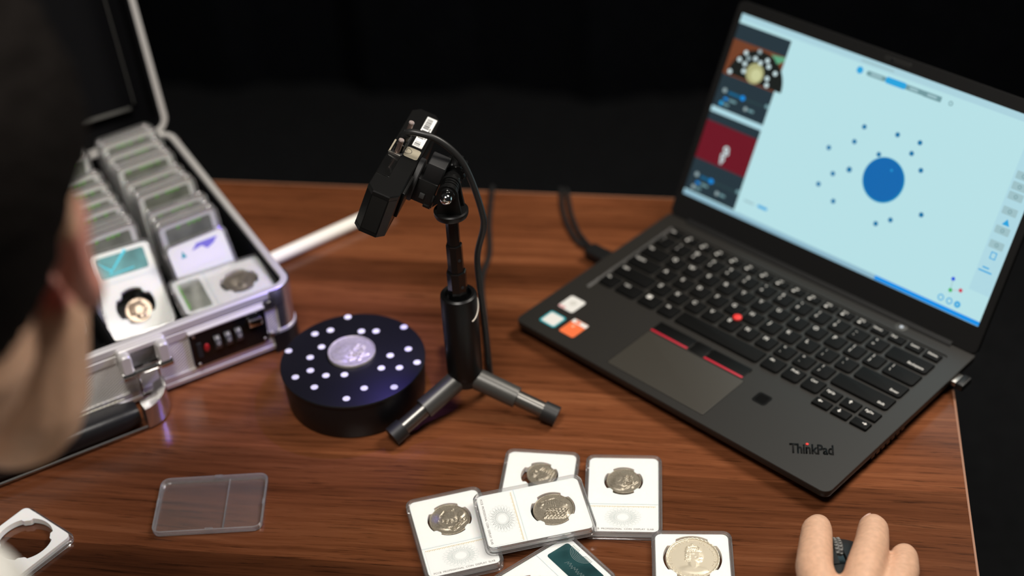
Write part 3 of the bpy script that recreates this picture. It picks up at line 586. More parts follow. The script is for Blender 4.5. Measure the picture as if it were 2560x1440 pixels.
def m_base():
    q = MB(); q.loft([[(x, y, z) for x, y in rr(SW - 2*i, SL - 2*i, 7 - i, 6)] for z, i in ((3.5, 2.6), (.8, 2.6), (.05, 2.2), (0, 1.0), (.2, .35), (.7, 0), (3.3, 0), (3.55, .3))], False, False); return q.mesh('tray')
def m_pane(z0, z1):
    q = MB(); q.rslab(SW - 4.6, SL - 4.6, 4.8, [(z0, 0), (z1, 0)], n=5); return q.mesh('pane')
def m_insert(hr, hy, tabs=True):
    q = MB(); hole = [(x, y + hy) for x, y in insert_hole(hr, tabs)]
    q.plate(rr(SW - 5.6, SL - 5.6, 4.4, 6), [hole[::-1]], 1.0, 6.0)
    q.box(-26.4, 26.4, -10.7, -9.7, 5.9, 6.3); return q.mesh('insert', 30)
def rosette():
    q = MB(); n = 220
    for R0, amp, k, w in ((9.2, 2.4, 12, .13), (7.0, 1.9, 16, .12), (5.0, 1.3, 14, .11)):
        for ph in (0, math.pi/k):
            L = [((R0 + amp*math.cos(k*t + ph*k))*math.cos(t)*1.18, (R0 + amp*math.cos(k*t + ph*k))*math.sin(t)*.92) for t in [2*math.pi*i/n for i in range(n)]]
            vs = []; fs = []
            for i in range(n):
                a, c = L[i - 1], L[(i + 1) % n]; dx, dy = c[0] - a[0], c[1] - a[1]; s = math.hypot(dx, dy) or 1
                vs += [(L[i][0] - dy/s*w, L[i][1] + dx/s*w, 0), (L[i][0] + dy/s*w, L[i][1] - dx/s*w, 0)]
            fs = [(2*i, 2*i + 1, (2*i + 3) % (2*n), (2*i + 2) % (2*n)) for i in range(n)]; q.add(vs, fs)
    return q.mesh('rosette')
LABEL_TEXT = 'PCCB  PROFESSIONAL  COIN  DISPLAY  SLAB'
def make_slab(M, coin_kind, cr, hr, back=False, coin_m='coin_pewter', coin_off=(0, 0), coin_rot=0, hy=14.5, worn=.02, seed=1, empty_hole=False, simple=False):
    s = empty('coin_holder', M)
    obj('cover', shared('cover', m_cover), 'clear_rim', s); obj('tray', shared('base', m_base), 'clear_rim', s)
    obj('top_pane', shared('p1', lambda: m_pane(SH - .9, SH - .25)), 'clear_pane', s); obj('bottom_pane', shared('p0', lambda: m_pane(.2, .8)), 'clear_pane', s)
    obj('insert', shared(('ins', hr, hy), lambda: m_insert(hr, hy)), 'white_insert', s)
    if not empty_hole:
        r = 19.4 if simple else cr
        cm = shared(('coin', coin_kind, cr, seed, simple), lambda: coin_mesh(coin_kind, cr, 2.2, rings=14 if simple else 34, seg=48 if simple else 112, seed=seed, worn=worn, reeds=150 if coin_kind == 'crowned' else 0))
        c = obj('coin', cm, coin_m, s, T((coin_off[0], hy + coin_off[1], 2.9)) @ Rt(coin_rot, 'Z'))
        if coin_kind == 'crowned':
            bm = bmesh.new(); tx = 'ELIZABETH II DEI GRATIA REGINA  '
            for i, ch in enumerate(tx):
                if ch == ' ': continue
                a = 66 - 360*i/len(tx); me = text_mesh(ch, 3.5, .16, .9, bold=.004).copy()
                me.transform(mm(Rt(a - 90, 'Z') @ T((0, cr*.84, 2.2)))); bm.from_mesh(me); bpy.data.meshes.remove(me)
            me = bpy.data.meshes.new('inscription'); bm.to_mesh(me); bm.free(); obj('inscription', me, coin_m, c)
    if not back:
        def lab(): q = MB(); q.rslab(50, 27.5, 1.2, [(6.0, 0), (6.15, 0)], 0, -25.2, 3); return q.mesh('label')
        l = obj('label', shared('lab', lab), 'white_label', s)
        obj('rosette', shared('ros', rosette), 'label_print', l, T((0, -24.2, 6.2)))
        text('lettering', LABEL_TEXT, 2.35, 'label_text', l, 0, -36.4, 6.2, 0, 0, .98)
        def gold():
            q = MB(); n = 40
            for i in range(n): x = -24 + 48*i/(n - 1); q.prism([(x - .55, -12.7), (x + .55, -12.7), (x + .1, -13.7 - .4*(i % 3)), (x - .1, -13.7)], 6.14, 6.19)
            return q.mesh('gold_border')
        obj('gold_border', shared('gold', gold), 'label_gold', l)
    else:
        def lab2(): q = MB(); q.rslab(43, 20, 2.2, [(5.95, 0), (6.12, 0)], 0, -25.4, 4); return q.mesh('label')
        fm = {'grey': 'grey_foil', 'green': 'grey_foil', 'violet': 'pale_foil'}.get(back, 'teal_foil'); l = obj('label', shared(('lab2', fm), lab2), fm, s); l['label'] = 'foil label with hologram marks'
        if back in ('arc',):
            q = MB()
            for k in range(6): q.tube([(6 + (4 + k*1.3)*math.cos(t), -37.5 + (3 + k*1.15)*math.sin(t), 6.16) for t in [math.pi*i/14 for i in range(15)]], .16, 4)
            q.build('hologram_arcs', 'foil_line', l)
            q = MB(); q.tube([(-15 + .5*i, -23 + 1.5*math.sin(i*1.3) + .6*math.sin(i*.45), 6.16) for i in range(46)], .14, 4); q.build('hologram_script', 'foil_line', l)
        if back in ('cyan',):
            for p, w in (((-6, -37, 12, -19), 2.4), ((10, -21, 20, -31), 1.7), ((-9, -19, 12, -18), 1.2)):
                a = math.atan2(p[3] - p[1], p[2] - p[0]); q = MB(); nx, ny = -math.sin(a)*w/2, math.cos(a)*w/2
                q.prism([(p[0] - nx, p[1] - ny), (p[2] - nx*.5, p[3] - ny*.5), (p[2] + nx*.5, p[3] + ny*.5), (p[0] + nx, p[1] + ny)], 6.12, 6.17); q.build('label_streak', 'cyan_foil', l)
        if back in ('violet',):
            q = MB(); q.prism([(-20, -34.6), (0, -35), (6, -30), (-4, -31.5), (-8, -27.5), (-15, -30)], 6.12, 6.17); q.build('label_streak', 'violet_patch', l); q = MB(); q.prism([(12, -27), (17, -27), (14.5, -33)], 6.12, 6.17); q.build('label_streak', 'sticker_teal', l)  # jagged violet patch and a small teal wedge on the pale label
        if back in ('grey', 'green', True):
            q = MB(); rnd = random.Random(seed)
            for k in range(7):
                x = -17 + k*5.4 + rnd.uniform(-1, 1)
                if rnd.random() < .75: q.prism([(x - 2.2, -35.2), (x + 2.0, -35.2), (x + 1.0, -32.6 + rnd.uniform(-.6, .6)), (x - .6, -33.4)], 6.12, 6.17)
            q.build('label_streak', 'green_foil', l)
    return s
SG = 'coin slabs spread on the table'
def flat(x, y, yaw, z=0, ax=0, ay=0): return T((x, y, z)) @ Rt(yaw, 'Z') @ Rt(ay, 'Y') @ Rt(ax, 'X')
s = make_slab(flat(-136.2, 829.4, .3), 'owl', 11.6, 14.6, coin_off=(1.5, 2.0), coin_rot=70, worn=.03, seed=5, hy=15.0); tag(s, 'coin slab with a small owl-like coin, half under the tilted slab', 'coin slab', SG)
s = make_slab(flat(-70, 829.6, 3.8), 'portrait', 13.3, 15.0, coin_off=(.3, .6), coin_rot=-20, worn=.03, seed=2); tag(s, 'coin slab with worn curly-haired portrait coin lying alone at the pile edge', 'coin slab', SG)
s = make_slab(flat(-192.7, 778.3, 22.3), 'ship', 15.6, 16.8, coin_off=(0, 0), coin_rot=-15, worn=.012, seed=4); tag(s, 'coin slab with a ship-like coin and visible lettering, partly under the tilted slab', 'coin slab', SG)
s = make_slab(flat(-134.2, 797.3, -70.2, 7.6, 1.2, 1.6), 'scaled', 15.6, 16.8, coin_off=(.4, .5), coin_rot=60, worn=.012, seed=6); tag(s, 'tilted coin slab lying across the other slabs, scaly coin and white label', 'coin slab', SG)
s = make_slab(flat(-116.6, 735.7, 135, 0), 'owl', 12.5, 16.8, back='arc', coin_rot=20, seed=8); tag(s, 'coin slab turned over, dark teal foil label showing', 'coin slab', SG)
s = make_slab(flat(-13.4, 753.5, 4.8), 'crowned', 19.6, 21.4, coin_m='coin_champagne', coin_off=(.1, .3), coin_rot=0, hy=16.4, worn=0, seed=1); tag(s, 'coin slab with a large pale coin of a crowned head, apart from the pile', 'coin slab', SG)

# open holder: empty base with insert, and its loose clear lid
s = empty('opened_coin_holder', x=-525.3, y=726.9, yaw=-29.1); tag(s, 'opened slab base with white insert and empty round hole', 'slab base')
obj('tray', shared('base', m_base), 'clear_rim', s); obj('bottom_pane', shared('p0', lambda: m_pane(.2, .8)), 'clear_pane', s)
obj('insert', shared(('ins', 21.4, 16.4), lambda: m_insert(21.4, 16.4)), 'white_insert', s)
s = empty('clear_plastic_tray', x=-386.5, y=793.5, yaw=-80.1); tag(s, 'loose clear plastic slab lid lying on the bare table', 'slab lid')
q = MB(); q.loft([[(x, y, z) for x, y in rr(SW - 2*i, SL - 2*i, 7 - i, 8)] for z, i in ((.9, 2.6), (.1, 2.0), (0, 1.0), (.25, .35), (.9, 0), (4.6, 0), (4.9, .3), (4.9, 1.3), (4.6, 1.6), (.9, 1.6))], False, False); q.build('rim', 'clear_edge', s)
q = MB(); q.rslab(SW - 3, SL - 3, 5.4, [(.15, 0), (.9, 0)], n=6); q.build('pane', 'clear_lid', s)
q = MB(); q.box(-27, 27, 11.2, 12.4, .8, 2.6, .2); q.build('ridge', 'clear_rim', s)
for x, y in ((-28.4, 3), (28.4, 2), (2, 41.2), (-3, -41.2)):
    q = MB(); q.box(x - (1 if abs(x) > 20 else 3), x + (1 if abs(x) > 20 else 3), y - (3 if abs(x) > 20 else 1), y + (3 if abs(x) > 20 else 1), 3.4, 5.4, .2); q.build('clip', 'clear_rim', s)

# ------------------------------------------------------------------ aluminium case
CYAW = 38.2; _a = R(CYAW); DRV = Vector((math.cos(_a), math.sin(_a), 0)); NIV = Vector((-DRV.y, DRV.x, 0))
CO = Vector((-363, 1007, 0)) - DRV*7 - NIV*7
CM = T(CO) @ Rt(CYAW, 'Z')
cs = empty('aluminium_case', CM); tag(cs, 'open ribbed aluminium carry case full of coin slabs', 'case')
CW_, CD_, CH_ = 450.0, 305.0, 66.0
ox, oy = -CW_/2, CD_/2; RC = 17
def ringpts(i, r=RC, n=8): return rr(CW_ - 2*i, CD_ - 2*i, max(r - i, 1), n, ox, oy)
b = MB(); b.frame(ringpts(1.2), ringpts(4.5), 6, CH_ - 5); b.build('side_panels', 'ribbed', cs)
b = MB(); b.rslab(CW_ - 8, CD_ - 8, RC - 4, [(4.5, 0), (8, 0)], ox, oy); b.build('bottom_panel', 'lining', cs)
b = MB(); b.loft([[(x, y, z) for x, y in ringpts(i)] for z, i in ((CH_ - 16, 1.0), (CH_ - 16, .1), (CH_ - 9.2, -.2), (CH_ - 8.6, .9), (CH_ - 7.6, .9), (CH_ - 7.0, -.2), (CH_ - 1.6, 0), (CH_ - .3, 1.2), (CH_, 3), (CH_ - .2, 6.0), (CH_ - 2, 6.6), (CH_ - 16, 6.4))], False, False); b.build('top_frame', 'alu', cs)
b = MB(); b.loft([[(x, y, z) for x, y in ringpts(i)] for z, i in ((4.2, 5), (4.0, 1.5), (4.6, .2), (8.6, -.2), (9.2, .8), (10.0, .8), (10.6, 0), (15.4, 0.1), (15.6, 1.4))], False, False); b.build('bottom_frame', 'alu', cs)
def corner_piece(sx, sy, z0, z1, t, m, ext=15, name='corner_cap'):
    pts = []; cx = -RC if sx > 0 else -CW_ + RC; cy = RC if sy < 0 else CD_ - RC
    a0 = {(1, -1): 270, (1, 1): 0, (-1, 1): 90, (-1, -1): 180}[(sx, sy)]
    outer = []; inner = []
    for i in range(9): a = R(a0 + 90*i/8); outer.append((cx + (RC + t)*math.cos(a), cy + (RC + t)*math.sin(a))); inner.append((cx + (RC - 1)*math.cos(a), cy + (RC - 1)*math.sin(a)))
    def ex(p, a): return (p[0] - math.sin(R(a))*ext, p[1] + math.cos(R(a))*ext)
    s0 = (outer[0][0] + math.sin(R(a0))*ext, outer[0][1] - math.cos(R(a0))*ext); s1 = ex(outer[-1], a0 + 90)
    i0 = (inner[0][0] + math.sin(R(a0))*ext, inner[0][1] - math.cos(R(a0))*ext); i1 = ex(inner[-1], a0 + 90)
    poly = [s0] + outer + [s1, i1] + inner[::-1] + [i0]
    q = MB(); q.plate(poly, [], z0, z1); return q.build(name, m, cs)
for sx, sy in ((1, -1), (1, 1), (-1, -1), (-1, 1)):
    corner_piece(sx, sy, 22, CH_ - 15.8, .5, 'alu_corner', 2); c = corner_piece(sx, sy, CH_ - 16.2, CH_ - 1.0, 1.0, 'alu_corner', 7); corner_piece(sx, sy, 20.5, 23, 1.2, 'alu', 4, 'corner_band')
    corner_piece(sx, sy, .2, 20.4, 1.8, 'black_plastic', 9, 'corner_bumper')
for x, z, m in ((-25.5, CH_ - 12, 'steel'), (-27, 21, 'steel')):
    b = MB(); b.cyl((x, 0.6, z), (x, -1.6, z), 3.0, 2.2, 16); b.build('rivet', m, cs)
b = MB(); b.box(-30, -20, -1.0, .6, CH_ - 18, CH_ - 8.5, .3); b.build('rivet_plate', 'anodised', cs)
# interior
b = MB(); b.plate(ringpts(5.6), [ringpts(8.6)[::-1]], 8, CH_ - 3.0); b.build('wall_lining', 'lining', cs)
def case_pt(l, d): return (-(l - 7), d + 7)       # l from the right rim, d from the front rim
b = MB(); b.box(*sorted((case_pt(160, 0)[0], case_pt(91.5, 0)[0])), 9, 62, 7.9, 27); b.box(*sorted((case_pt(91, 0)[0], case_pt(14, 0)[0])), 9, 66, 7.9, 49.5); b.box(*sorted((case_pt(232, 0)[0], case_pt(161, 0)[0])), 9, 62, 7.9, 27); b.build('foam_block', 'foam', cs)
for k in range(5):
    x = case_pt(91.5 + 69*k, 0)[0]; b = MB(); b.box(x - 1.5, x + 1.5, 9, CD_ - 9, 7.8, 50, .5); b.build('divider', 'foam', cs)
# combination lock
b = MB(); b.rslab(68, 36, 3, [(0, 0), (2.0, 0), (2.8, .8)], n=4, M=T((-64.5, .8, 34.5)) @ Rt(90, 'X')); lk = b.build('lock_plate', 'black_gloss', cs); lk['label'] = 'dark combination lock plate with number wheels'
b = MB(); b.box(-99, -30.5, -3.2, .8, 52.2, 54, .4); b.build('plate_rail', 'alu', lk)
for k in range(3):
    x = -76 + 9.5*k; b = MB(); b.cyl((x - 2.6, -.4, 36), (x + 2.6, -.4, 36), 7.2, n=20); w = b.build('number_wheel', 'anodised', cs)
    text('digit', str((0, 0, 0)[k]), 6.0, 'legend_white', w, 0, 0, 0, 0, M=T((x, -7.75, 38)) @ Rt(90, 'X')); text('digit', '1', 4.6, 'legend_white', w, 0, 0, 0, 0, M=T((x, -6.2, 43.0)) @ Rt(42, 'X'))
b = MB(); b.ball((-85.5, -2.4, 34), 2.5, 1.2, 4.4); b.build('red_button', mat('dark_red', (.38, .012, .015), .4), cs)
b = MB(); b.rslab(4.4, 15, 1, [(0, 0), (1.2, .2)], n=3, M=T((-91.8, -2.0, 34)) @ Rt(90, 'X')); b.build('slot', 'black_rough', cs)
b = MB(); b.box(-47, -35, -6.5, -1.5, 40, 47.5, 1.0); b.build('release_slide', 'chrome', cs)
for x, z in ((-95, 49.5), (-94, 19.5), (-34.5, 20.5)): b = MB(); b.cyl((x, -1.6, z), (x, -3.3, z), 1.7, 1.2, 12); b.build('screw', 'steel', lk)
# handle with its mounts
for sx, nm in ((0, 'right'), (1, 'left')):
    xm = -139 - sx*172; b = MB()
    b.rslab(42, 20, 3, [(0, 0), (4, 0), (5, 1)], n=4, M=T((xm, .6, 53)) @ Rt(90, 'X')); mo = b.build('handle_mount', 'alu', cs)
    for s2 in (-1, 1):
        q = MB(); q.rslab(10, 26, 4, [(0, 0), (9.5, 0), (11.0, 1.5)], n=4, M=T((xm + s2*16.0, -.5, 48.5)) @ Rt(90, 'X')); q.build('lug', 'alu', mo)
        q = MB(); q.cyl((xm + s2*10.6, -8.8, 40.5), (xm + s2*21.4, -8.8, 40.5), 4.2, n=18); q.build('lug_cap', 'chrome', mo)
    q = MB(); q.box(xm - 11, xm + 11, -4.4, -1.8, 41, 59, .5); q.build('back_plate', 'black_gloss', mo)
    q = MB(); q.cyl((xm - 11, -8.8, 40.5), (xm + 11, -8.8, 40.5), 2.6, n=16); q.build('hinge_pin', 'chrome', mo)
    xi = xm - 7 if sx == 0 else xm + 7
    q = MB(); q.box(xm - 9.5, xm - 7.7, -9.8, -7.8, 16, 41, .3); q.box(xm + 7.7, xm + 9.5, -9.8, -7.8, 16, 41, .3); q.box(xm - 9.5, xm + 9.5, -10.3, -8.3, 14.5, 17.5, .3); q.build('handle_bail', 'chrome', cs)
    # curved polished end plate of the handle
    sgn = 1 if sx == 0 else -1; q = MB()
    prof = [(sgn*(-27 + 27*math.sin(t)) + xm + sgn*12, -8 - 28*(1 - math.cos(t)), 0) for t in [math.pi/2*i/10 for i in range(11)]]
    arc = [(xm + sgn*11 - sgn*26*(1 - math.cos(t)), -8 - 27*math.sin(t)) for t in [math.pi/2*i/12 for i in range(13)]]
    inn = [(xm + sgn*1 - sgn*17*(1 - math.cos(t)), -8 - 17*math.sin(t)) for t in [math.pi/2*i/12 for i in range(13)]]
    q.loft([[(x, y, 22 + 5*(1 - i/12)) for i, (x, y) in enumerate(arc)] + [(x, y, 24) for x, y in inn[::-1]], [(x, y, 2) for x, y in arc] + [(x, y, 2) for x, y in inn[::-1]]]); q.build('handle_end', mat('polished', (.62, .61, .60), .2, .95), cs)
b = MB(); gx0, gx1 = -292, -158
rings = []
for i in range(13):
    t = i/12; x = gx0 + (gx1 - gx0)*t; k = 1 - .25*(abs(2*t - 1)**6); rings.append([(x, -21.5 + p*k, 12.0 + z*k) for p, z in rr(25, 21, 8.5, 5)])
b.loft(rings); gp = b.build('handle_grip', 'leather', cs)
b = MB()
for i in range(34): x = gx1 - 8 - i*3.6; b.cyl((x, -12.4, 22.2), (x - 2.4, -13.6, 22.7), .55, n=6)
b.tube([(gx1 - 6, -12.0, 21.6), (gx0 + 6, -12.0, 21.6)], .5, 6); st = b.build('stitching', 'stitch', gp); st['kind'] = 'stuff'
b = MB(); b.tube([(gx1 + 3, -34.5, 4.0), (gx0 - 3, -34.5, 4.0)], 1.0, 8); b.build('grip_core', 'anodised', cs)
# lid swung open about the rear edge
OPEN = 103
LM = T((0, CD_ - 4, CH_ + 2)) @ Rt(-OPEN, 'X')       # closed lid: +Y towards the rear, rim plane at z=0, body above
def lring(i, r=RC): return rr(CW_ - 2*i, CD_ - 2*i, max(r - i, 1), 8, ox, -CD_/2 + 3)
LH = 44
b = MB(); b.loft([[(x, y, z) for x, y in lring(i)] for z, i in ((14, 6.4), (2, 6.6), (.2, 6.0), (0, 3), (.3, 1.2), (1.6, 0), (7, -.2), (7.6, .9), (8.6, .9), (9.2, -.2), (16, .1), (16, 1))], False, False); b.build('lid_frame', 'alu', cs, LM)
b = MB(); b.frame(lring(1.2), lring(4.5), 5, LH - 5); b.build('lid_sides', 'ribbed', cs, LM)
b = MB(); b.rslab(CW_ - 2, CD_ - 2, RC - 1, [(LH - 6, 0), (LH - 2, 0), (LH, 2)], ox, -CD_/2 + 3); b.build('lid_top', 'ribbed', cs, LM)
b = MB(); b.plate(lring(6.0), [lring(9.0)[::-1]], .8, LH - 6); b.rslab(CW_ - 14, CD_ - 14, RC - 7, [(LH - 8.5, 0), (LH - 5.8, 0)], ox, -CD_/2 + 3); b.build('lid_lining', 'lining', cs, LM)
b = MB(); b.rslab(CW_ - 46, CD_ - 50, 10, [(LH - 16, 1.5), (LH - 14, 0), (LH - 6, 0)], ox, -CD_/2 + 3); lp = b.build('lid_pad', 'lining', cs, LM)
b = MB(); b.box(-CW_ + 30, -27, -24.5, -21.3, LH - 18.0, LH - 13.5, .6); b.build('pad_strip', 'lining_edge', cs, LM)
b = MB(); b.box(-23.4, -22.2, -CD_ + 30, -26, LH - 17, LH - 14.5, .3); b.build('pad_strip', 'lining_edge', cs, LM)
for x in (-40, -225, -410):
    b = MB(); b.cyl((x - 20, CD_ - 1.5, CH_ + 1), (x + 20, CD_ - 1.5, CH_ + 1), 3.6, n=16); b.build('hinge', 'chrome', cs)
b = MB(); b.box(-26, -14, CD_ - 18, CD_ - 6, CH_ - .5, CH_ + 5, 1.2); b.build('hinge_stop', 'chrome', cs)

# slabs standing in the case: label end up, face towards the front
def stand(l, d_top, tilt, z0=8.2, yaw=0.0):
    """slab whose top edge is at depth d_top, leaning back by tilt"""
    x, _ = case_pt(l, 0); t = R(tilt)
    up = Vector((0, math.sin(t), math.cos(t))); nrm = Vector((0, -math.cos(t), math.sin(t))); ydir = -up; xdir = ydir.cross(nrm)
    bot = Vector((x, d_top + 7 - SL*math.sin(t), z0)); ctr = bot + up*(SL/2)
    M = Matrix((( xdir.x, ydir.x, nrm.x, 0), (xdir.y, ydir.y, nrm.y, 0), (xdir.z, ydir.z, nrm.z, 0), (0, 0, 0, 1)))
    return CM @ T(ctr) @ Rt(yaw, 'Z') @ M @ T((0, 0, -SH))
protos = {}
def case_slab(M, back, seed, label, grp):
    k = (back, seed % 3)
    if k not in protos:
        s = make_slab(M, 'owl', 12.0, 16.8, back=back, coin_off=(0, 0), seed=seed, simple=True, coin_m='coin_bronze'); protos[k] = s
    else:
        s = copy_tree(protos[k]); s.matrix_world = mm(T((0, 0, TABLE_Z)) @ M)
    tag(s, label, 'coin slab', grp); return s
ORD = ['front', 'second', 'third', 'fourth', 'fifth', 'sixth', 'seventh', 'eighth', 'ninth', 'tenth', 'eleventh', 'twelfth', 'thirteenth', 'fourteenth', 'fifteenth', 'sixteenth']
GC = 'coin slabs standing in the case'
row1 = [(105, 1), (114, 0), (131, 2), (163, 4), (172, 5), (189, 3), (217, 2), (226, 1), (244, 4), (266, 0), (275, 5)]
for i, (dp, sd) in enumerate(row1):
    case_slab(stand(57.5 + (0, .8, 0, -1, 0, 1)[i % 6], dp, 13, yaw=(4, 2.5, 3, 4, 3)[i % 5]), 'green', sd, 'coin slab standing upright beside the case side wall, %s one behind the leaning slab' % ('first' if i == 0 else ORD[i]), GC)
s = make_slab(stand(58.5, 84, 30, 9, yaw=5), 'owl', 12, 16.8, back='violet', coin_off=(2, -6), simple=True, seed=21, coin_m='coin_bronze'); tag(s, 'coin slab leaning back in the case with a violet patch on its label', 'coin slab', GC)
row2 = [(124, 1), (132, 0), (140, 2), (160, 3), (180, 4), (202, 5), (224, 1), (262, 2), (270, 0)]
for i, (dp, sd) in enumerate(row2):
    case_slab(stand(126, dp, 15, yaw=3), 'grey', sd, 'coin slab standing in the middle case row, %s one behind the cyan label' % ('first' if i == 0 else ORD[i]), GC)
for c_ in range(2, 5):
    for i, dp in enumerate((118, 130, 150, 172, 194, 216, 238, 262)[: 8 if c_ == 2 else 5]):
        case_slab(stand(126 + 69*(c_ - 1), dp, 15), 'grey', i, 'coin slab standing upright in a case row near the person, %s in row %s' % (ORD[i], ('three', 'four', 'five')[c_ - 2]), GC)
# slab resting on the middle row, cyan hologram, and the flat one at the case corner
s = make_slab(T((-510.96, 992.24, 53.8)) @ Rt(30.23, 'Z') @ Rt(-2.72, 'Y') @ Rt(34.41, 'X') @ Rt(180, 'Z') @ T((0, 0, -SH)), 'owl', 11.5, 16.8, back='cyan', coin_off=(-1.2, 5.0), seed=15, coin_m='coin_bronze', hy=15.5, worn=0); tag(s, 'coin slab propped in the case with bright cyan hologram label and bronze coin', 'coin slab', GC)
s = make_slab(T((-429.3, 999.9, 50.4)) @ Rt(-56.0, 'Z') @ Rt(.6, 'X'), 'scaled', 14.2, 16.8, back='grey', coin_off=(-.6, .6), seed=16, worn=.02); tag(s, 'coin slab lying flat in the front corner of the case', 'coin slab', GC)
s = make_slab(T((-583, 957, 53.0)) @ Rt(33, 'Z') @ Rt(34, 'X') @ Rt(180, 'Z') @ T((0, 0, -SH)), 'owl', 11.5, 16.8, back='grey', seed=17, coin_m='coin_bronze', simple=True); tag(s, 'coin slab propped in the case behind the neck of the person', 'coin slab', GC)

# ------------------------------------------------------------------ white rod behind the case
rd = empty('white_rod', x=-377, y=1152, z=0, yaw=45.06); tag(rd, 'plain white round rod lying on the table behind the case', 'rod')
b = MB(); b.lathe([(5.6, -72), (6.2, -71.4), (6.2, 71.4), (5.6, 72)], 28, T((0, 0, 6.2)) @ Rt(90, 'Y')); b.build('tube', 'rod_white', rd)
for s_ in (-1, 1): b = MB(); b.lathe([(5.0, 71.8), (5.0, 72.4), (3.5, 72.8)], 24, T((0, 0, 6.2)) @ Rt(90*s_, 'Y')); b.build('end_cap', 'sticker_white', rd)

# ------------------------------------------------------------------ scanner tripod
PX, PY = -207.0, 929.0
tp = empty('mini_tripod', x=PX, y=PY); tag(tp, 'black telescopic mini tripod holding up the scanner', 'tripod')
b = MB(); b.lathe([(12, 33), (14, 34.5), (14.6, 38), (14.6, 112), (14.2, 114.6), (12.6, 115.8), (10.5, 115.2), (10.2, 110)], 40); b.build('grip', 'black_satin', tp)
b = MB(); b.lathe([(10.5, 24), (13.0, 26), (13.4, 31), (13.0, 34.5)], 36); b.build('hub', 'black_plastic', tp)
def hexpole(r, z0, z1): q = MB(); q.lathe([(r*.96, z0), (r, z0 + .5), (r, z1 - .6), (r*.93, z1)], 8, Rt(22.5, 'Z')); return q
for nm, r, z0, z1 in (('lower_tube', 7.8, 108, 138), ('middle_tube', 6.4, 130, 163), ('upper_tube', 5.2, 155, 190)): hexpole(r, z0, z1).build(nm, 'black_gloss', tp, sharp=20)
for z, r in ((125, 7.2), (150, 5.9)): b = MB(); b.cyl((r*.7, -r*.75, z), (r*.74, -r*.80, z), 1.3, n=10); b.build('detent', 'black_rough', tp)
feet = [(-258.6 + 2, 875.4 + 3), (-134.5, 912.0), (-228.5, 999.0)]
for k, (fx, fy) in enumerate(feet):
    d = Vector((fx - PX, fy - PY, 0)); L = d.length; d.normalize(); h0, h1 = 33.0, 9.0
    P = lambda t: Vector((d.x*L*t, d.y*L*t, h0 + (h1 - h0)*t)); ax = (P(1) - P(0)).normalized()
    b = MB(); b.cyl(P(.13), P(.60), 9.0, 8.8, 28); lg = b.build('leg', 'anodised', tp)
    b = MB(); b.cyl(P(.58), P(.93), 6.6, 6.6, 24); b.build('inner_tube', mat('tube_metal', (.16, .155, .145), .28, .85), lg)
    b = MB(); b.cyl(P(.90), P(1.06), 8.2, 8.4, 24); b.build('rubber_foot', 'rubber', lg)
b = MB(); b.lathe([(7, 187.5), (12.4, 189.8), (13.2, 192), (13.2, 194.4), (12.2, 195.4)], 40); b.build('head_plate', 'black_satin', tp)
for s_ in (-1, 1):
    b = MB(); M = T((0, s_*6.2, 0)) @ Rt(90, 'X')
    b.prism([(-9.5, 194.5), (9.5, 194.5), (7.8, 208)] + [(7.8*math.cos(R(a)), 213 + 7.8*math.sin(R(a))) for a in range(0, 181, 15)] + [(-7.8, 208)], -1.6, 1.6, M); b.build('fork', 'black_satin', tp)
b = MB(); b.cyl((0, -10.5, 213), (0, 12, 213), 3.0, n=16); b.build('bolt', 'steel', tp)
b = MB(); b.cyl((0, -8.0, 213), (0, -10, 213), 6.3, 6.0, 24); b.build('washer', 'black_gloss', tp)
b = MB(); b.ball((0, -13.2, 213), 4.6, 4.6, 4.6, nu=24, nv=14); b.build('cap_nut', 'chrome', tp)
b = MB(); b.lathe([(4.5, 0), (6.8, 1), (7.2, 4), (6.4, 7), (4.4, 8.4), (4.4, 12)], 30, T((0, 8, 213)) @ Rt(-90, 'X')); kb = b.build('clamp_screw', 'black_gloss', tp)
b = MB(); ring = []
for z, k in ((12, .9), (13, 1), (27, 1), (28.5, .85)): ring.append([((7.4 + (1.5 if (i // 2) % 2 else 0))*k*math.cos(2*math.pi*i/36), (7.4 + (1.5 if (i // 2) % 2 else 0))*k*math.sin(2*math.pi*i/36), z) for i in range(36)])
b.loft(ring, M=T((0, 8, 213)) @ Rt(-90, 'X')); b.build('knob', 'black_satin', kb)

# ------------------------------------------------------------------ 3D scanner
SC = T((-249.24, 949.08, 214.26)) @ Matrix(((.924, .07, .3759, 0), (-.0927, .9948, .0426, 0), (-.3709, -.0742, .9257, 0), (0, 0, 0, 1)))
sc = empty('scanner', SC); tag(sc, 'black box-shaped 3D scanner with barcode label clamped on the mini tripod', 'scanner')
octa = [(-6.6, -66), (6.6, -66), (12, -59.5), (12, 59.5), (6.6, 66), (-6.6, 66), (-12, 59.5), (-12, -59.5)]
def scl(k, c=1.0): return [(x*k if True else x, y - (1 if y > 0 else -1)*12*(1 - k)) for x, y in octa]
b = MB(); b.loft([[(x, y, z) for x, y in scl(k)] for z, k in ((-19.0, .93), (-18.4, 1), (-15.2, 1))]); b.build('front_bezel', 'black_satin', sc, sharp=15)
b = MB(); b.loft([[(x, y, z) for x, y in scl(k)] for z, k in ((-15.0, .985), (15.6, .985))]); b.build('body', 'black_satin', sc, sharp=15)
b = MB(); b.prism([(6.9, -65.95), (11.75, -60.1), (11.2, -59.7), (6.4, -65.5)], -18.2, 15.2); o = b.build('end_trim', 'black_satin', sc)
b = MB(); b.loft([[(x, y, z) for x, y in scl(k)] for z, k in ((15.4, 1.0), (18.2, 1.0), (19.0, .95))]); b.build('back_cover', 'black_satin', sc, sharp=15)
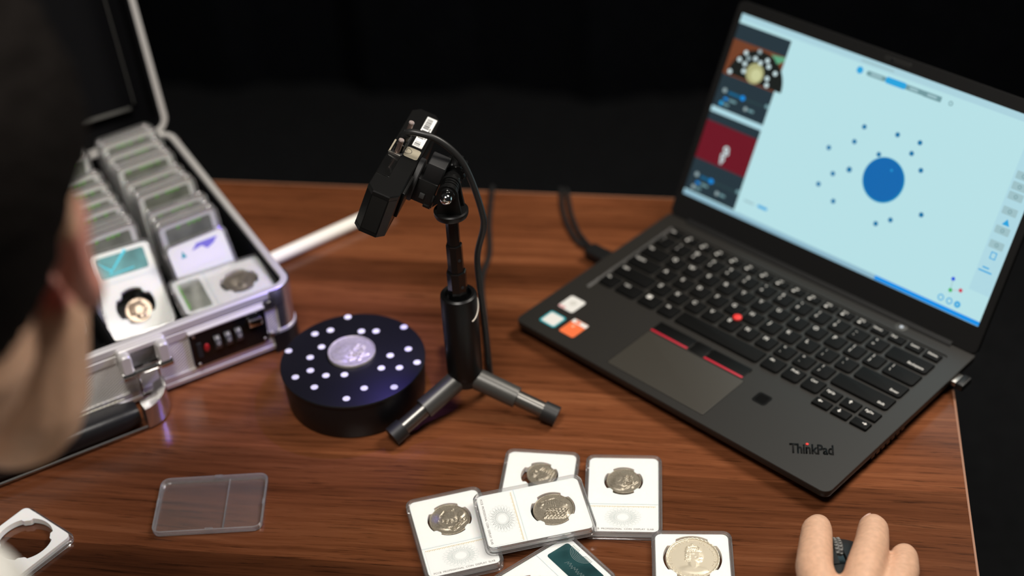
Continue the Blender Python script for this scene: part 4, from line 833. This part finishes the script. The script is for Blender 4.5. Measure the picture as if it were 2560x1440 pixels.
b = MB(); b.prism([(-5.9, -66.25), (5.9, -66.25), (5.9, -65.6), (-5.9, -65.6)], -14.8, 15.2); b.prism([(-6.4, -66.1), (-11.9, -59.5), (-11.3, -59.3), (-6.0, -65.6)], -14.8, 15.2); b.build('end_glass', 'black_gloss', sc)
b = MB(); b.box(-9, 9, -56, 56, -19.3, -18.8); b.build('front_window', 'black_gloss', sc)
for y in (-40, 0, 40): b = MB(); b.lathe([(6.5, -20.2), (6.5, -19.2), (5, -19)], 24, T((0, y, 0))); b.build('lens', 'black_gloss', sc)
b = MB(); b.lathe([(3, -20.6), (3, -19.4)], 20, T((0, 20, 0))); b.build('projector_lens', glow('blue_led', (.05, .08, 1.0), 6.0), sc)
b = MB(); b.box(1.6, 9.6, 10.8, 58.6, 18.95, 19.15); lb = b.build('barcode_label', 'white_label', sc)
q = MB(); y = 13.0; rnd = random.Random(3)
while y < 56:
    w = rnd.choice((.35, .5, .8, 1.1))
    if not 19.5 < y < 23 and not 37 < y < 39: q.box(2.5, 7.0, y, y + w, 19.14, 19.2)
    y += w + rnd.choice((.4, .6, .9))
q.build('barcode', 'barcode_black', lb); q = MB()
for k in range(11): q.box(7.5, 8.7, 25 + 1.7*k, 25.9 + 1.7*k + .3*(k % 2), 19.14, 19.2)
q.build('small_print', 'barcode_black', lb)
b = MB(); b.rslab(11.4, 14.4, 2.2, [(18.95, 0), (19.1, .05)], 4.9, .2); ts = b.build('round_label', 'tan_sticker', sc)
q = MB(); q.frame(circ(4.0, 24, .5, 1), circ(3.6, 24, .5, 1), 19.1, 19.16); q.box(-.2, .2, .5, 3.5, 19.1, 19.16); q.build('print', 'barcode_black', ts)
b = MB(); b.box(-11.2, -1.4, -42.5, -12.2, 18.6, 19.5, .3); b.build('recess_cover', 'black_gloss', sc)
b = MB(); b.box(-11.2, -1.6, -12.6, -10.6, 18.6, 21.0, .3); b.build('ledge', 'grey_metal', sc)
b = MB(); b.box(-11.6, -10.4, -10, 9, 18.9, 19.4); b.build('slit', 'tan_sticker', sc)
b = MB(); b.box(-9.5, -.8, -9.8, 21, 18.6, 19.8, .3); b.build('connector_bay', 'black_rough', sc)
b = MB(); b.box(-8.8, -1.6, -7.2, 17.6, 19.6, 26.5, 1.2); b.build('cable_plug', 'black_plastic', sc)
for y in (-10.8 + 2, 20):
    b = MB(); b.cyl((-5.2, y, 19), (-5.2, y, 31.5), 1.9, n=18); sw = b.build('thumbscrew', mat('rosy_steel', (.42, .30, .26), .35, .9), sc)
    b = MB(); b.cyl((-5.2, y, 31.4), (-5.2, y, 32.3), 2.3, 2.0, 18); b.build('screw_head', mat('pale_steel', (.85, .70, .66), .3, .7), sw)
b = MB(); b.box(-2.4, .2, 24, 30, 19, 19.5); b.build('marking', 'grey_metal', sc)
# bracket on the side towards the tripod
b = MB(); b.lathe([(16.4, 12.3), (17, 12.8), (17, 16.2), (16, 17)], 40, T((0, -4, 2)) @ Rt(90, 'Y')); b.build('mount_disc', 'black_rough', sc)
b = MB(); b.box(11.8, 14.2, -44, 44, -10, 12, .4); b.build('side_rail', 'black_satin', sc)
b = MB(); b.box(16.6, 33, -15, 8, -9.5, 11, .8); cl = b.build('quick_clamp', 'black_plastic', sc)
q = MB(); q.box(19.6, 33.4, -13, 6, 10.6, 25.4, .8); q.build('clamp_jaw', 'black_rough', cl)
q = MB(); q.box(22, 26, -16.2, -14.6, -4.5, 0, .3); q.build('catch', mat('dark_grey', (.045, .045, .045), .5), cl)
q = MB(); q.box(31.5, 34.0, -15.6, -13.6, -9.8, 2, .4); q.box(27, 33.2, -15.4, -13.4, -11.2, -8, .4); q.build('catch_spring', 'black_gloss', cl)
for y in (-16, -20, -24): pass
inv = SC.inverted()
hx = inv @ Vector((PX, PY, 213))
for s_ in (-3.0, 0.0, 3.0):
    b = MB(); A = Vector((32.5, -4 + s_, 4)); h = Vector((hx.x, A.y, hx.z)); pts = []
    c = Vector((PX, PY + s_, 213)); rad = 7.2
    # fingers between the fork: from the clamp face to the bolt
    f0 = SC @ Vector((32.6, 0, 12)); f1 = SC @ Vector((32.6, 0, -4)); poly = [(f1.x - PX, f1.z), (f0.x - PX, f0.z)] + [(rad*math.cos(R(a)), 213 + rad*math.sin(R(a))) for a in range(110, -121, -15)]
    b.prism(poly, -1.0, 1.0, inv @ T((PX, PY + s_, 0)) @ Rt(90, 'X')); b.build('finger', 'black_satin', sc)
# scanner cable: arches over, down along the pole, then off the far edge
pth = [(-243.8, 953, 240), (-240.5, 951, 247), (-232, 950, 248), (-216, 950, 242), (-202, 950, 227.5), (-194, 950, 208), (-187.6, 950, 179), (-187.4, 950, 164), (-193.5, 949, 138), (-192.5, 944, 112), (-190, 940, 80), (-188.5, 938, 44), (-188.5, 942, 18), (-191, 955, 5), (-199, 990, 2.6), (-212, 1050, 2.6), (-221, 1098, 2.6), (-220, 1136, 2.6), (-228, 1187, 2.6), (-233, 1238, 2.6), (-234, 1249, .5), (-235, 1257, -20), (-236, 1262, -120), (-230, 1275, -420), (-220, 1300, -736)]
cb = empty('scanner_cable', x=-188.5, y=942); tag(cb, 'black cable arching from the scanner down its tripod and across the table', 'cable')
b = MB(); b.tube([p - Vector((-188.5, 942, 0)) for p in spline(pth, 10)], 2.55, 12); b.build('cord', 'cord', cb)
b = MB(); b.tube([p - Vector((-188.5, 942, 0)) for p in spline([(-245.6, 953, 234), (-243.6, 953, 240.5), (-240.0, 951.2, 246.6)], 6)], [4.0]*6 + [3.6]*6 + [3.2], 14); b.build('strain_relief', 'rubber', cb)
b = MB(); zz = 101
b.tube([(14.9*math.cos(R(a)) + PX + 188.5, 14.9*math.sin(R(a)) + PY - 942, zz + 6*math.sin(R(a*2))) for a in range(-40, 60, 8)], .6, 6); tie = b.build('twist_tie', mat('tie', (.62, .56, .48), .5), cb)

# blue projector of the scanner: it lights the coin and its surroundings
bl = bpy.data.lights.new('projector_light', 'SPOT'); bl.energy = .95; bl.color = (.22, .16, 1.0); bl.spot_size = R(98); bl.spot_blend = .7; bl.shadow_soft_size = .004
bo = bpy.data.objects.new('projector_light', bl); col.objects.link(bo); p0 = SC @ Vector((0, 20, -22)); p1 = Vector((-352, 952, 30))
bo.location = (p0 + Vector((0, 0, TABLE_Z)))*.001; bo.rotation_euler = (p1 - p0).to_track_quat('-Z', 'Y').to_euler()

# ------------------------------------------------------------------ mouse
ms = empty('computer_mouse', x=92, y=745, yaw=9); tag(ms, 'small black mouse under the hand beside the laptop', 'mouse')
def mouse_h(u, v):
    """height over (u across, v along) in -1..1"""
    k = max(0.0, 1 - abs(u)**2.6)**.5; f = 31*(1 - .50*max(0, v - .05)**1.3 - .38*max(0, -v - .1)**1.6); return 4 + (f - 4)*k
def mouse_part(u0, u1, v0, v1, z_off, nu=14, nv=22):
    q = MB(); hw = lambda v: 30*(1 - .16*max(0, v)**2 - .10*max(0, -v)**2.5 - .05*(1 - abs(v))); L = 52
    def edge(v): return max(0.0, 1 - abs(v)**4.5)**.5
    top = []; bot = []
    for j in range(nv + 1):
        v = v0 + (v1 - v0)*j/nv
        for i in range(nu + 1):
            u = u0 + (u1 - u0)*i/nu; x = u*hw(v)*max(edge(v), .02)*1.02; y = v*L; h = 3 + (mouse_h(u, v) - 3)*max(edge(v), .02)
            top.append((x, y, h + z_off)); bot.append((x, y, min(2.0, h - 1)))
    n = nu + 1; m = len(top); fs = []
    for j in range(nv):
        for i in range(nu): a = j*n + i; fs += [(a, a + 1, a + n + 1, a + n), (m + a, m + a + n, m + a + n + 1, m + a + 1)]
    for i in range(nu): fs += [(i, m + i, m + i + 1, i + 1), (nv*n + i, nv*n + i + 1, m + nv*n + i + 1, m + nv*n + i)]
    for j in range(nv): a = j*n; fs += [(a, a + n, m + a + n, m + a), (a + nu, m + a + nu, m + a + n + nu, a + n + nu)]
    q.add(top + bot, fs); return q
mouse_part(-1, 1, -1, .12, 0).build('shell', 'mouse_black', ms)
mouse_part(-1, -.10, .135, 1, .3).build('left_button', 'mouse_black', ms); mouse_part(.10, 1, .135, 1, .3).build('right_button', 'mouse_black', ms)
mouse_part(-.098, .098, .13, .98, -2.0, 4).build('centre_strip', 'black_gloss', ms)
b = MB(); rg = []
for i in range(49):
    a = 2*math.pi*i/48
q = MB(); q.lathe([(9.5, -3.6), (10.6, -2.8), (10.8, 0), (10.6, 2.8), (9.5, 3.6)], 36, T((0, 29, 16.5)) @ Rt(90, 'Y')); wh = q.build('scroll_wheel', 'wheel_grey', ms)
q = MB()
for k in range(10):
    a = R(20 + 14*k)
    for sx in (-1.5, 1.5):
        c = Vector((sx, 29 + 10.9*math.cos(a + sx*.03), 16.5 + 10.9*math.sin(a + sx*.03))); q.ball(c, 1.3, .9, .9, nu=8, nv=6)
q.build('wheel_tread', mat('wheel_light', (.16, .16, .15), .5), wh)

# ------------------------------------------------------------------ person: head and neck beside the case, right hand on the mouse
EAR = Vector((-303, 540, 430))
Fw = Vector((-.42, .907, -.22)).normalized(); rt0 = Fw.cross(Vector((0, 0, 1))).normalized(); up0 = rt0.cross(Fw).normalized(); rl = R(14)
Rg = (rt0*math.cos(rl) - up0*math.sin(rl)).normalized(); Up = Rg.cross(Fw).normalized()
HC = EAR - Rg*77 + Fw*8 + Up*6
HMx = Matrix(((Rg.x, Fw.x, Up.x, HC.x), (Rg.y, Fw.y, Up.y, HC.y), (Rg.z, Fw.z, Up.z, HC.z), (0, 0, 0, 1)))
BASE = Vector((-450, 330, 0))
def H(x, y, z): return HMx @ Vector((x, y, z))
b = MB()
b.ball((0, -8, 22), 74, 95, 84, HMx, 28, 18); b.ball((0, 18, -22), 66, 74, 78, HMx, 24, 16); b.ball((0, 52, -60), 46, 44, 42, HMx, 20, 14); b.ball((0, 74, -84), 24, 22, 20, HMx)
for sx in (-1, 1):
    b.capsule(H(sx*58, 10, -45), 16, H(sx*26, 72, -82), 18); b.ball((sx*38, 76, -22), 24, 20, 20, HMx); b.capsule(H(sx*12, 90, 22), 11, H(sx*48, 74, 20), 11)
    # ear: helix ring, bowl and lobe
    ring = [(sx*(79 - 7*math.sin(t)), -13 - 17*math.cos(t) - 4*math.sin(t), 2 + 27*math.sin(t)) for t in [2*math.pi*i/18 for i in range(18)]]
    for i in range(18): b.capsule(H(*ring[i]), 5.2, H(*ring[(i + 1) % 18]), 5.2, 8, 3)
    b.ball((sx*77, -13, 2), 8.5, 17, 25, HMx); b.ball((sx*85, -12, -21), 7.5, 11, 11, HMx)
b.capsule(H(0, 92, 12), 8, H(0, 108, -28), 13); b.ball((-9, 98, -33), 9, 10, 8, HMx); b.ball((9, 98, -33), 9, 10, 8, HMx)
b.capsule(H(-16, 92, -56), 6.5, H(16, 92, -56), 6.5); b.capsule(H(-13, 90, -65), 6.5, H(13, 90, -65), 6.5)
b.capsule(Vector((-344.5, 544.5, 387)), 36, Vector((-352, 534, 345)), 38)
NB = Vector((-458, 462, 296)); NT = H(0, -26, -40)
b.capsule(NT + Rg*6, 57, NT*.45 + NB*.55, 57, 24); b.capsule(NT*.5 + NB*.5, 57, NB, 63, 24)
SHR = Vector((-268, 392, 182)); SHL = Vector((-600, 452, 205)); CH = Vector((-440, 410, 150))
b.capsule(NB, 58, (NB + SHR)*.5 + Vector((0, 0, -18)), 44); b.capsule(NB, 58, (NB + SHL)*.5 + Vector((0, 0, -18)), 46)
b.capsule((NB + SHR)*.5 + Vector((0, 0, -20)), 44, SHR, 52); b.capsule((NB + SHL)*.5 + Vector((0, 0, -20)), 44, SHL, 52)
b.capsule(CH + Vector((90, -10, 0)), 95, CH + Vector((-90, 15, 0)), 95); b.capsule(CH, 120, Vector((-452, 350, -90)), 110)
# right arm
EL = Vector((-40, 372, 62)); WR = Vector((86, 596, 36))
b.capsule(SHR, 50, EL, 40); b.capsule(EL, 40, EL.lerp(WR, .35), 40); b.capsule(EL.lerp(WR, .35), 40, WR, 26)
LW_ = Vector((-540, 470, -108)); b.capsule(SHL, 50, Vector((-650, 400, -50)), 40); b.capsule(Vector((-650, 400, -50)), 40, LW_, 26)
# hand
idx = [(74, 791.0, 24.5, 9.6), (72.6, 782, 29.5, 11.4), (71.0, 762, 36.0, 12.2), (69.0, 735, 43.0, 13.2), (74, 700, 46, 14)]
mid = [(113.0, 795.0, 24.5, 9.6), (112.2, 786, 30, 11.4), (109.4, 764, 38, 12.4), (103.0, 735, 46.5, 13.2), (95, 698, 49, 14)]
rng_ = [(135.0, 778, 15, 9.0), (133.6, 770, 20, 10.6), (131.0, 750, 29, 11.4), (124.5, 726, 38, 12.2), (113, 690, 45, 13)]
pky = [(152, 742, 11, 7.6), (150.5, 734, 16, 8.4), (146.0, 716, 24, 9.0), (138.5, 700, 30, 9.6), (126, 676, 38, 11.2)]
thm = [(45, 714, 16, 9.2), (46, 704, 19, 10.6), (52, 682, 25, 11.6), (66, 650, 33, 14.5), (82, 612, 36, 18)]
for ch in (idx, mid, rng_, pky, thm):
    for p, q in zip(ch, ch[1:]): b.capsule(p[:3], p[3], q[:3], q[3], 18, 5)
for p in (idx, mid, rng_, pky): b.capsule(p[-1][:3], p[-1][3], (WR.x + (p[-1][0] - 98)*.35, WR.y + 22, 36), 19, 18, 5)
b.capsule((74, 700, 44), 12.5, (94, 697, 47), 13); b.capsule((94, 697, 47), 13, (112, 690, 44), 12.5); b.capsule((112, 690, 44), 12.5, (126, 676, 38), 11.5)
b.capsule((80, 660, 40), 16, (112, 652, 38), 16); b.capsule((86, 630, 37), 19, (104, 626, 36), 18); b.capsule((66, 650, 33), 13, (76, 690, 40), 11)
def lft(p): return (LW_.x - (p[0] - 86), LW_.y + (p[1] - 596)*.82, LW_.z + (p[2] - 36))
for ch in (idx, mid, rng_, pky, thm):          # the other hand rests on the lap
    for p, q in zip(ch, ch[1:]): b.capsule(lft(p), p[3]*.92, lft(q), q[3]*.92, 14, 4)
for p in (idx, mid, rng_, pky): b.capsule(lft(p[-1]), 12, lft((WR.x + (p[-1][0] - 98)*.35, WR.y + 22, 36)), 18, 14, 4)
b.capsule(lft((80, 660, 40)), 16, lft((112, 652, 38)), 16)
def remesh(mb, name, voxel, it, mat_, parent=None, base=Vector((0, 0, 0))):
    me = bpy.data.meshes.new(name); off = base
    me.from_pydata([((x - off.x)*.001, (y - off.y)*.001, (z - off.z)*.001) for x, y, z in mb.v], [], mb.f)
    o = bpy.data.objects.new(name + '_tmp', me); col.objects.link(o)
    r = o.modifiers.new('r', 'REMESH'); r.mode = 'VOXEL'; r.voxel_size = voxel*.001
    s = o.modifiers.new('s', 'SMOOTH'); s.factor = .5; s.iterations = it
    bpy.context.view_layer.update(); m2 = bpy.data.meshes.new_from_object(o.evaluated_get(bpy.context.evaluated_depsgraph_get()))
    bpy.data.objects.remove(o); bpy.data.meshes.remove(me); m2.name = name; m2.shade_smooth()
    return obj(name, m2, mat_, parent)
person = remesh(b, 'person', 2.0, 7, 'skin', None, BASE + Vector((0, 0, -290)))
person.location = (BASE + Vector((0, 0, TABLE_Z - 290)))*.001
person.data.materials.append(mat('skin_ear', (.60, .255, .20), .48, sss=.2))
_n = len(person.data.polygons); _c = np.empty(_n*3); person.data.polygons.foreach_get('center', _c); _c = _c.reshape(-1, 3); _e = np.array((EAR + Rg*6 - BASE - Vector((0, 0, -290)))*.001)
_mi = (np.linalg.norm(_c - _e, axis=1) < .033).astype(np.int32); person.data.polygons.foreach_set('material_index', _mi)
tag(person, 'person leaning over the case with dark short hair, right hand on the mouse', 'person')
PI = -(BASE + Vector((0, 0, -290)))
def pb(): return MB()
# hair shell over the skull
def hair():
    q = MB(); nu, nv = 120, 80; vs = []; keep = []
    for j in range(nv + 1):
        th = -math.pi/2 + math.pi*j/nv
        for i in range(nu):
            ph = 2*math.pi*i/nu; d = Vector((math.cos(th)*math.sin(ph), math.cos(th)*math.cos(ph), math.sin(th)))
            p = Vector((d.x*74, d.y*95 - 8, d.z*84 + 22))
            if d.z < 0: p = Vector((d.x*(74 + 2*d.z), d.y*(95 + 18*d.z) - 8, d.z*(84 + 14) + 22))
            back = -d.y; side = abs(d.x)
            hl = float(np.interp(back, (-.9, -.4, .35, .62, .75), (74, 42, 26, -60, -78)))            # hairline height: nape low, temples higher
            k = smooth(np.array((p.z - hl)/16.0)).item()
            nz = noise.noise(Vector((d.x*9, d.y*9, d.z*14)))*.5 + noise.noise(d*22)*.35
            t = .5 + (6 + 22*max(0, d.z)) * k * (1 + .30*nz)
            if k <= 0: t = -5
            vs.append(HMx @ (p + d*t)); keep.append(k > 0)
    for j in range(nv):
        for i in range(nu):
            a = j*nu + i; b_ = j*nu + (i + 1) % nu; c = b_ + nu; d_ = a + nu
            if keep[a] or keep[b_] or keep[c] or keep[d_]: q.f.append((a, b_, c, d_))
    q.v = [tuple(v + PI) for v in vs]; return q
hm = hair(); me = bpy.data.meshes.new('hair'); me.from_pydata([(x*.001, y*.001, z*.001) for x, y, z in hm.v], [], hm.f); bm = bmesh.new(); bm.from_mesh(me)
bmesh.ops.delete(bm, geom=[v for v in bm.verts if not v.link_faces], context='VERTS'); bmesh.ops.recalc_face_normals(bm, faces=bm.faces); bm.to_mesh(me); bm.free(); me.shade_smooth(); obj('hair', me, 'hair', person)
# clothes
def cap_to(mb, p0, r0, p1, r1): mb.capsule(Vector(p0) + PI, r0, Vector(p1) + PI, r1, 20, 5)
b = MB()
cap_to(b, NB + Vector((0, -4, -38)), 72, (NB + SHR)*.5 + Vector((0, 0, -28)), 52); cap_to(b, NB + Vector((0, -4, -38)), 72, (NB + SHL)*.5 + Vector((0, 0, -28)), 54)
cap_to(b, (NB + SHR)*.5 + Vector((0, 0, -28)), 52, SHR, 62); cap_to(b, (NB + SHL)*.5 + Vector((0, 0, -28)), 52, SHL, 62)
cap_to(b, CH + Vector((90, -10, 0)), 106, CH + Vector((-90, 15, 0)), 106); cap_to(b, CH, 132, (-452, 345, -110), 124); cap_to(b, (-452, 345, -110), 124, (-455, 340, -180), 128)
cap_to(b, SHR, 60, EL, 52); cap_to(b, EL, 52, EL.lerp(WR, .5), 47); cap_to(b, EL.lerp(WR, .5), 47, EL.lerp(WR, .93), 37)
cap_to(b, SHL, 60, (-650, 400, -50), 50); cap_to(b, (-650, 400, -50), 50, Vector((-650, 400, -50)).lerp(LW_, .9), 37)
hood = [(-338, 416, 318), (-372, 388, 312), (-425, 372, 308), (-480, 382, 304), (-528, 418, 296), (-540, 470, 280)]
for p, q in zip(hood, hood[1:]): cap_to(b, p, 38, q, 38)
for p in hood: cap_to(b, p, 36, NB.lerp(CH, .35) + (Vector(p) - NB)*.45, 66)
cap_to(b, SHR, 62, CH + Vector((60, -40, -20)), 90); cap_to(b, SHL, 62, CH + Vector((-60, -20, -20)), 90); cap_to(b, NB + Vector((0, -30, -50)), 84, CH + Vector((0, -45, -40)), 118)
o = remesh(b, 'jacket', 5.0, 28, 'jacket', person); o['label'] = 'pale hooded top'
b = MB()
for i in range(24):
    a0, a1 = 2*math.pi*i/24, 2*math.pi*(i + 1)/24; P = lambda a: NB + Vector((68*math.cos(a), 68*math.sin(a), -4 - 14*math.sin(a)))
    cap_to(b, P(a0), 13, P(a1), 13)
o = remesh(b, 'collar', 4.0, 4, 'jacket', person)
b = MB()
for sx in (-1, 1):
    hip = Vector((-455 + sx*85, 330, -195)); kn = Vector((-455 + sx*120, 690, -215)); ft = Vector((-455 + sx*125, 690, -680))
    cap_to(b, hip, 92, kn, 66); cap_to(b, kn, 64, ft, 46)
cap_to(b, (-540, 330, -170), 105, (-370, 330, -170), 105)
remesh(b, 'trousers', 7.0, 3, 'trousers', person)
for sx in (-1, 1):
    q = MB(); q.rslab(92, 265, (44, 44, 40, 40), [(0, 2), (16, 0), (40, 8), (66, 22), (84, 34)], n=6, M=T(PI) @ T((-455 + sx*125, 745, -TABLE_Z + .5))); q.build('shoe', 'shoe', person)
# finger nails
for (a, c, w, tw_) in ((Vector(thm[0][:3]), Vector(thm[1][:3]), 5.6, 0), (Vector(mid[0][:3]) + Vector((0, -3, 2)), Vector(mid[1][:3]), 5.6, -52)):
    f = (a - c).normalized(); side = f.cross(Vector((0, 0, 1))).normalized(); n = side.cross(f); M = Matrix(((side.x, f.x, n.x, 0), (side.y, f.y, n.y, 0), (side.z, f.z, n.z, 0), (0, 0, 0, 1)))
    q = MB(); q.ball((0, 0, 0), w, 6.0, 1.6, T(PI + a) @ M @ Rt(tw_, 'Y') @ T((0, 2.5, 8.3)) @ Rt(-18, 'X')); q.build('finger_nail', 'nail', person)
# stool under the person
so = empty('stool', x=-455, y=330, z=-TABLE_Z); tag(so, 'round black stool the person sits on', 'stool')
b = MB(); b.lathe([(150, 408), (168, 412), (172, 428), (168, 444), (150, 450)], 40); b.build('seat', 'leather', so)
b = MB(); b.cyl((0, 0, 30), (0, 0, 412), 22, n=20); b.build('post', 'chrome', so)
b = MB(); b.lathe([(190, 0), (192, 6), (170, 16), (40, 30), (26, 40)], 40); b.build('base', 'chrome', so)
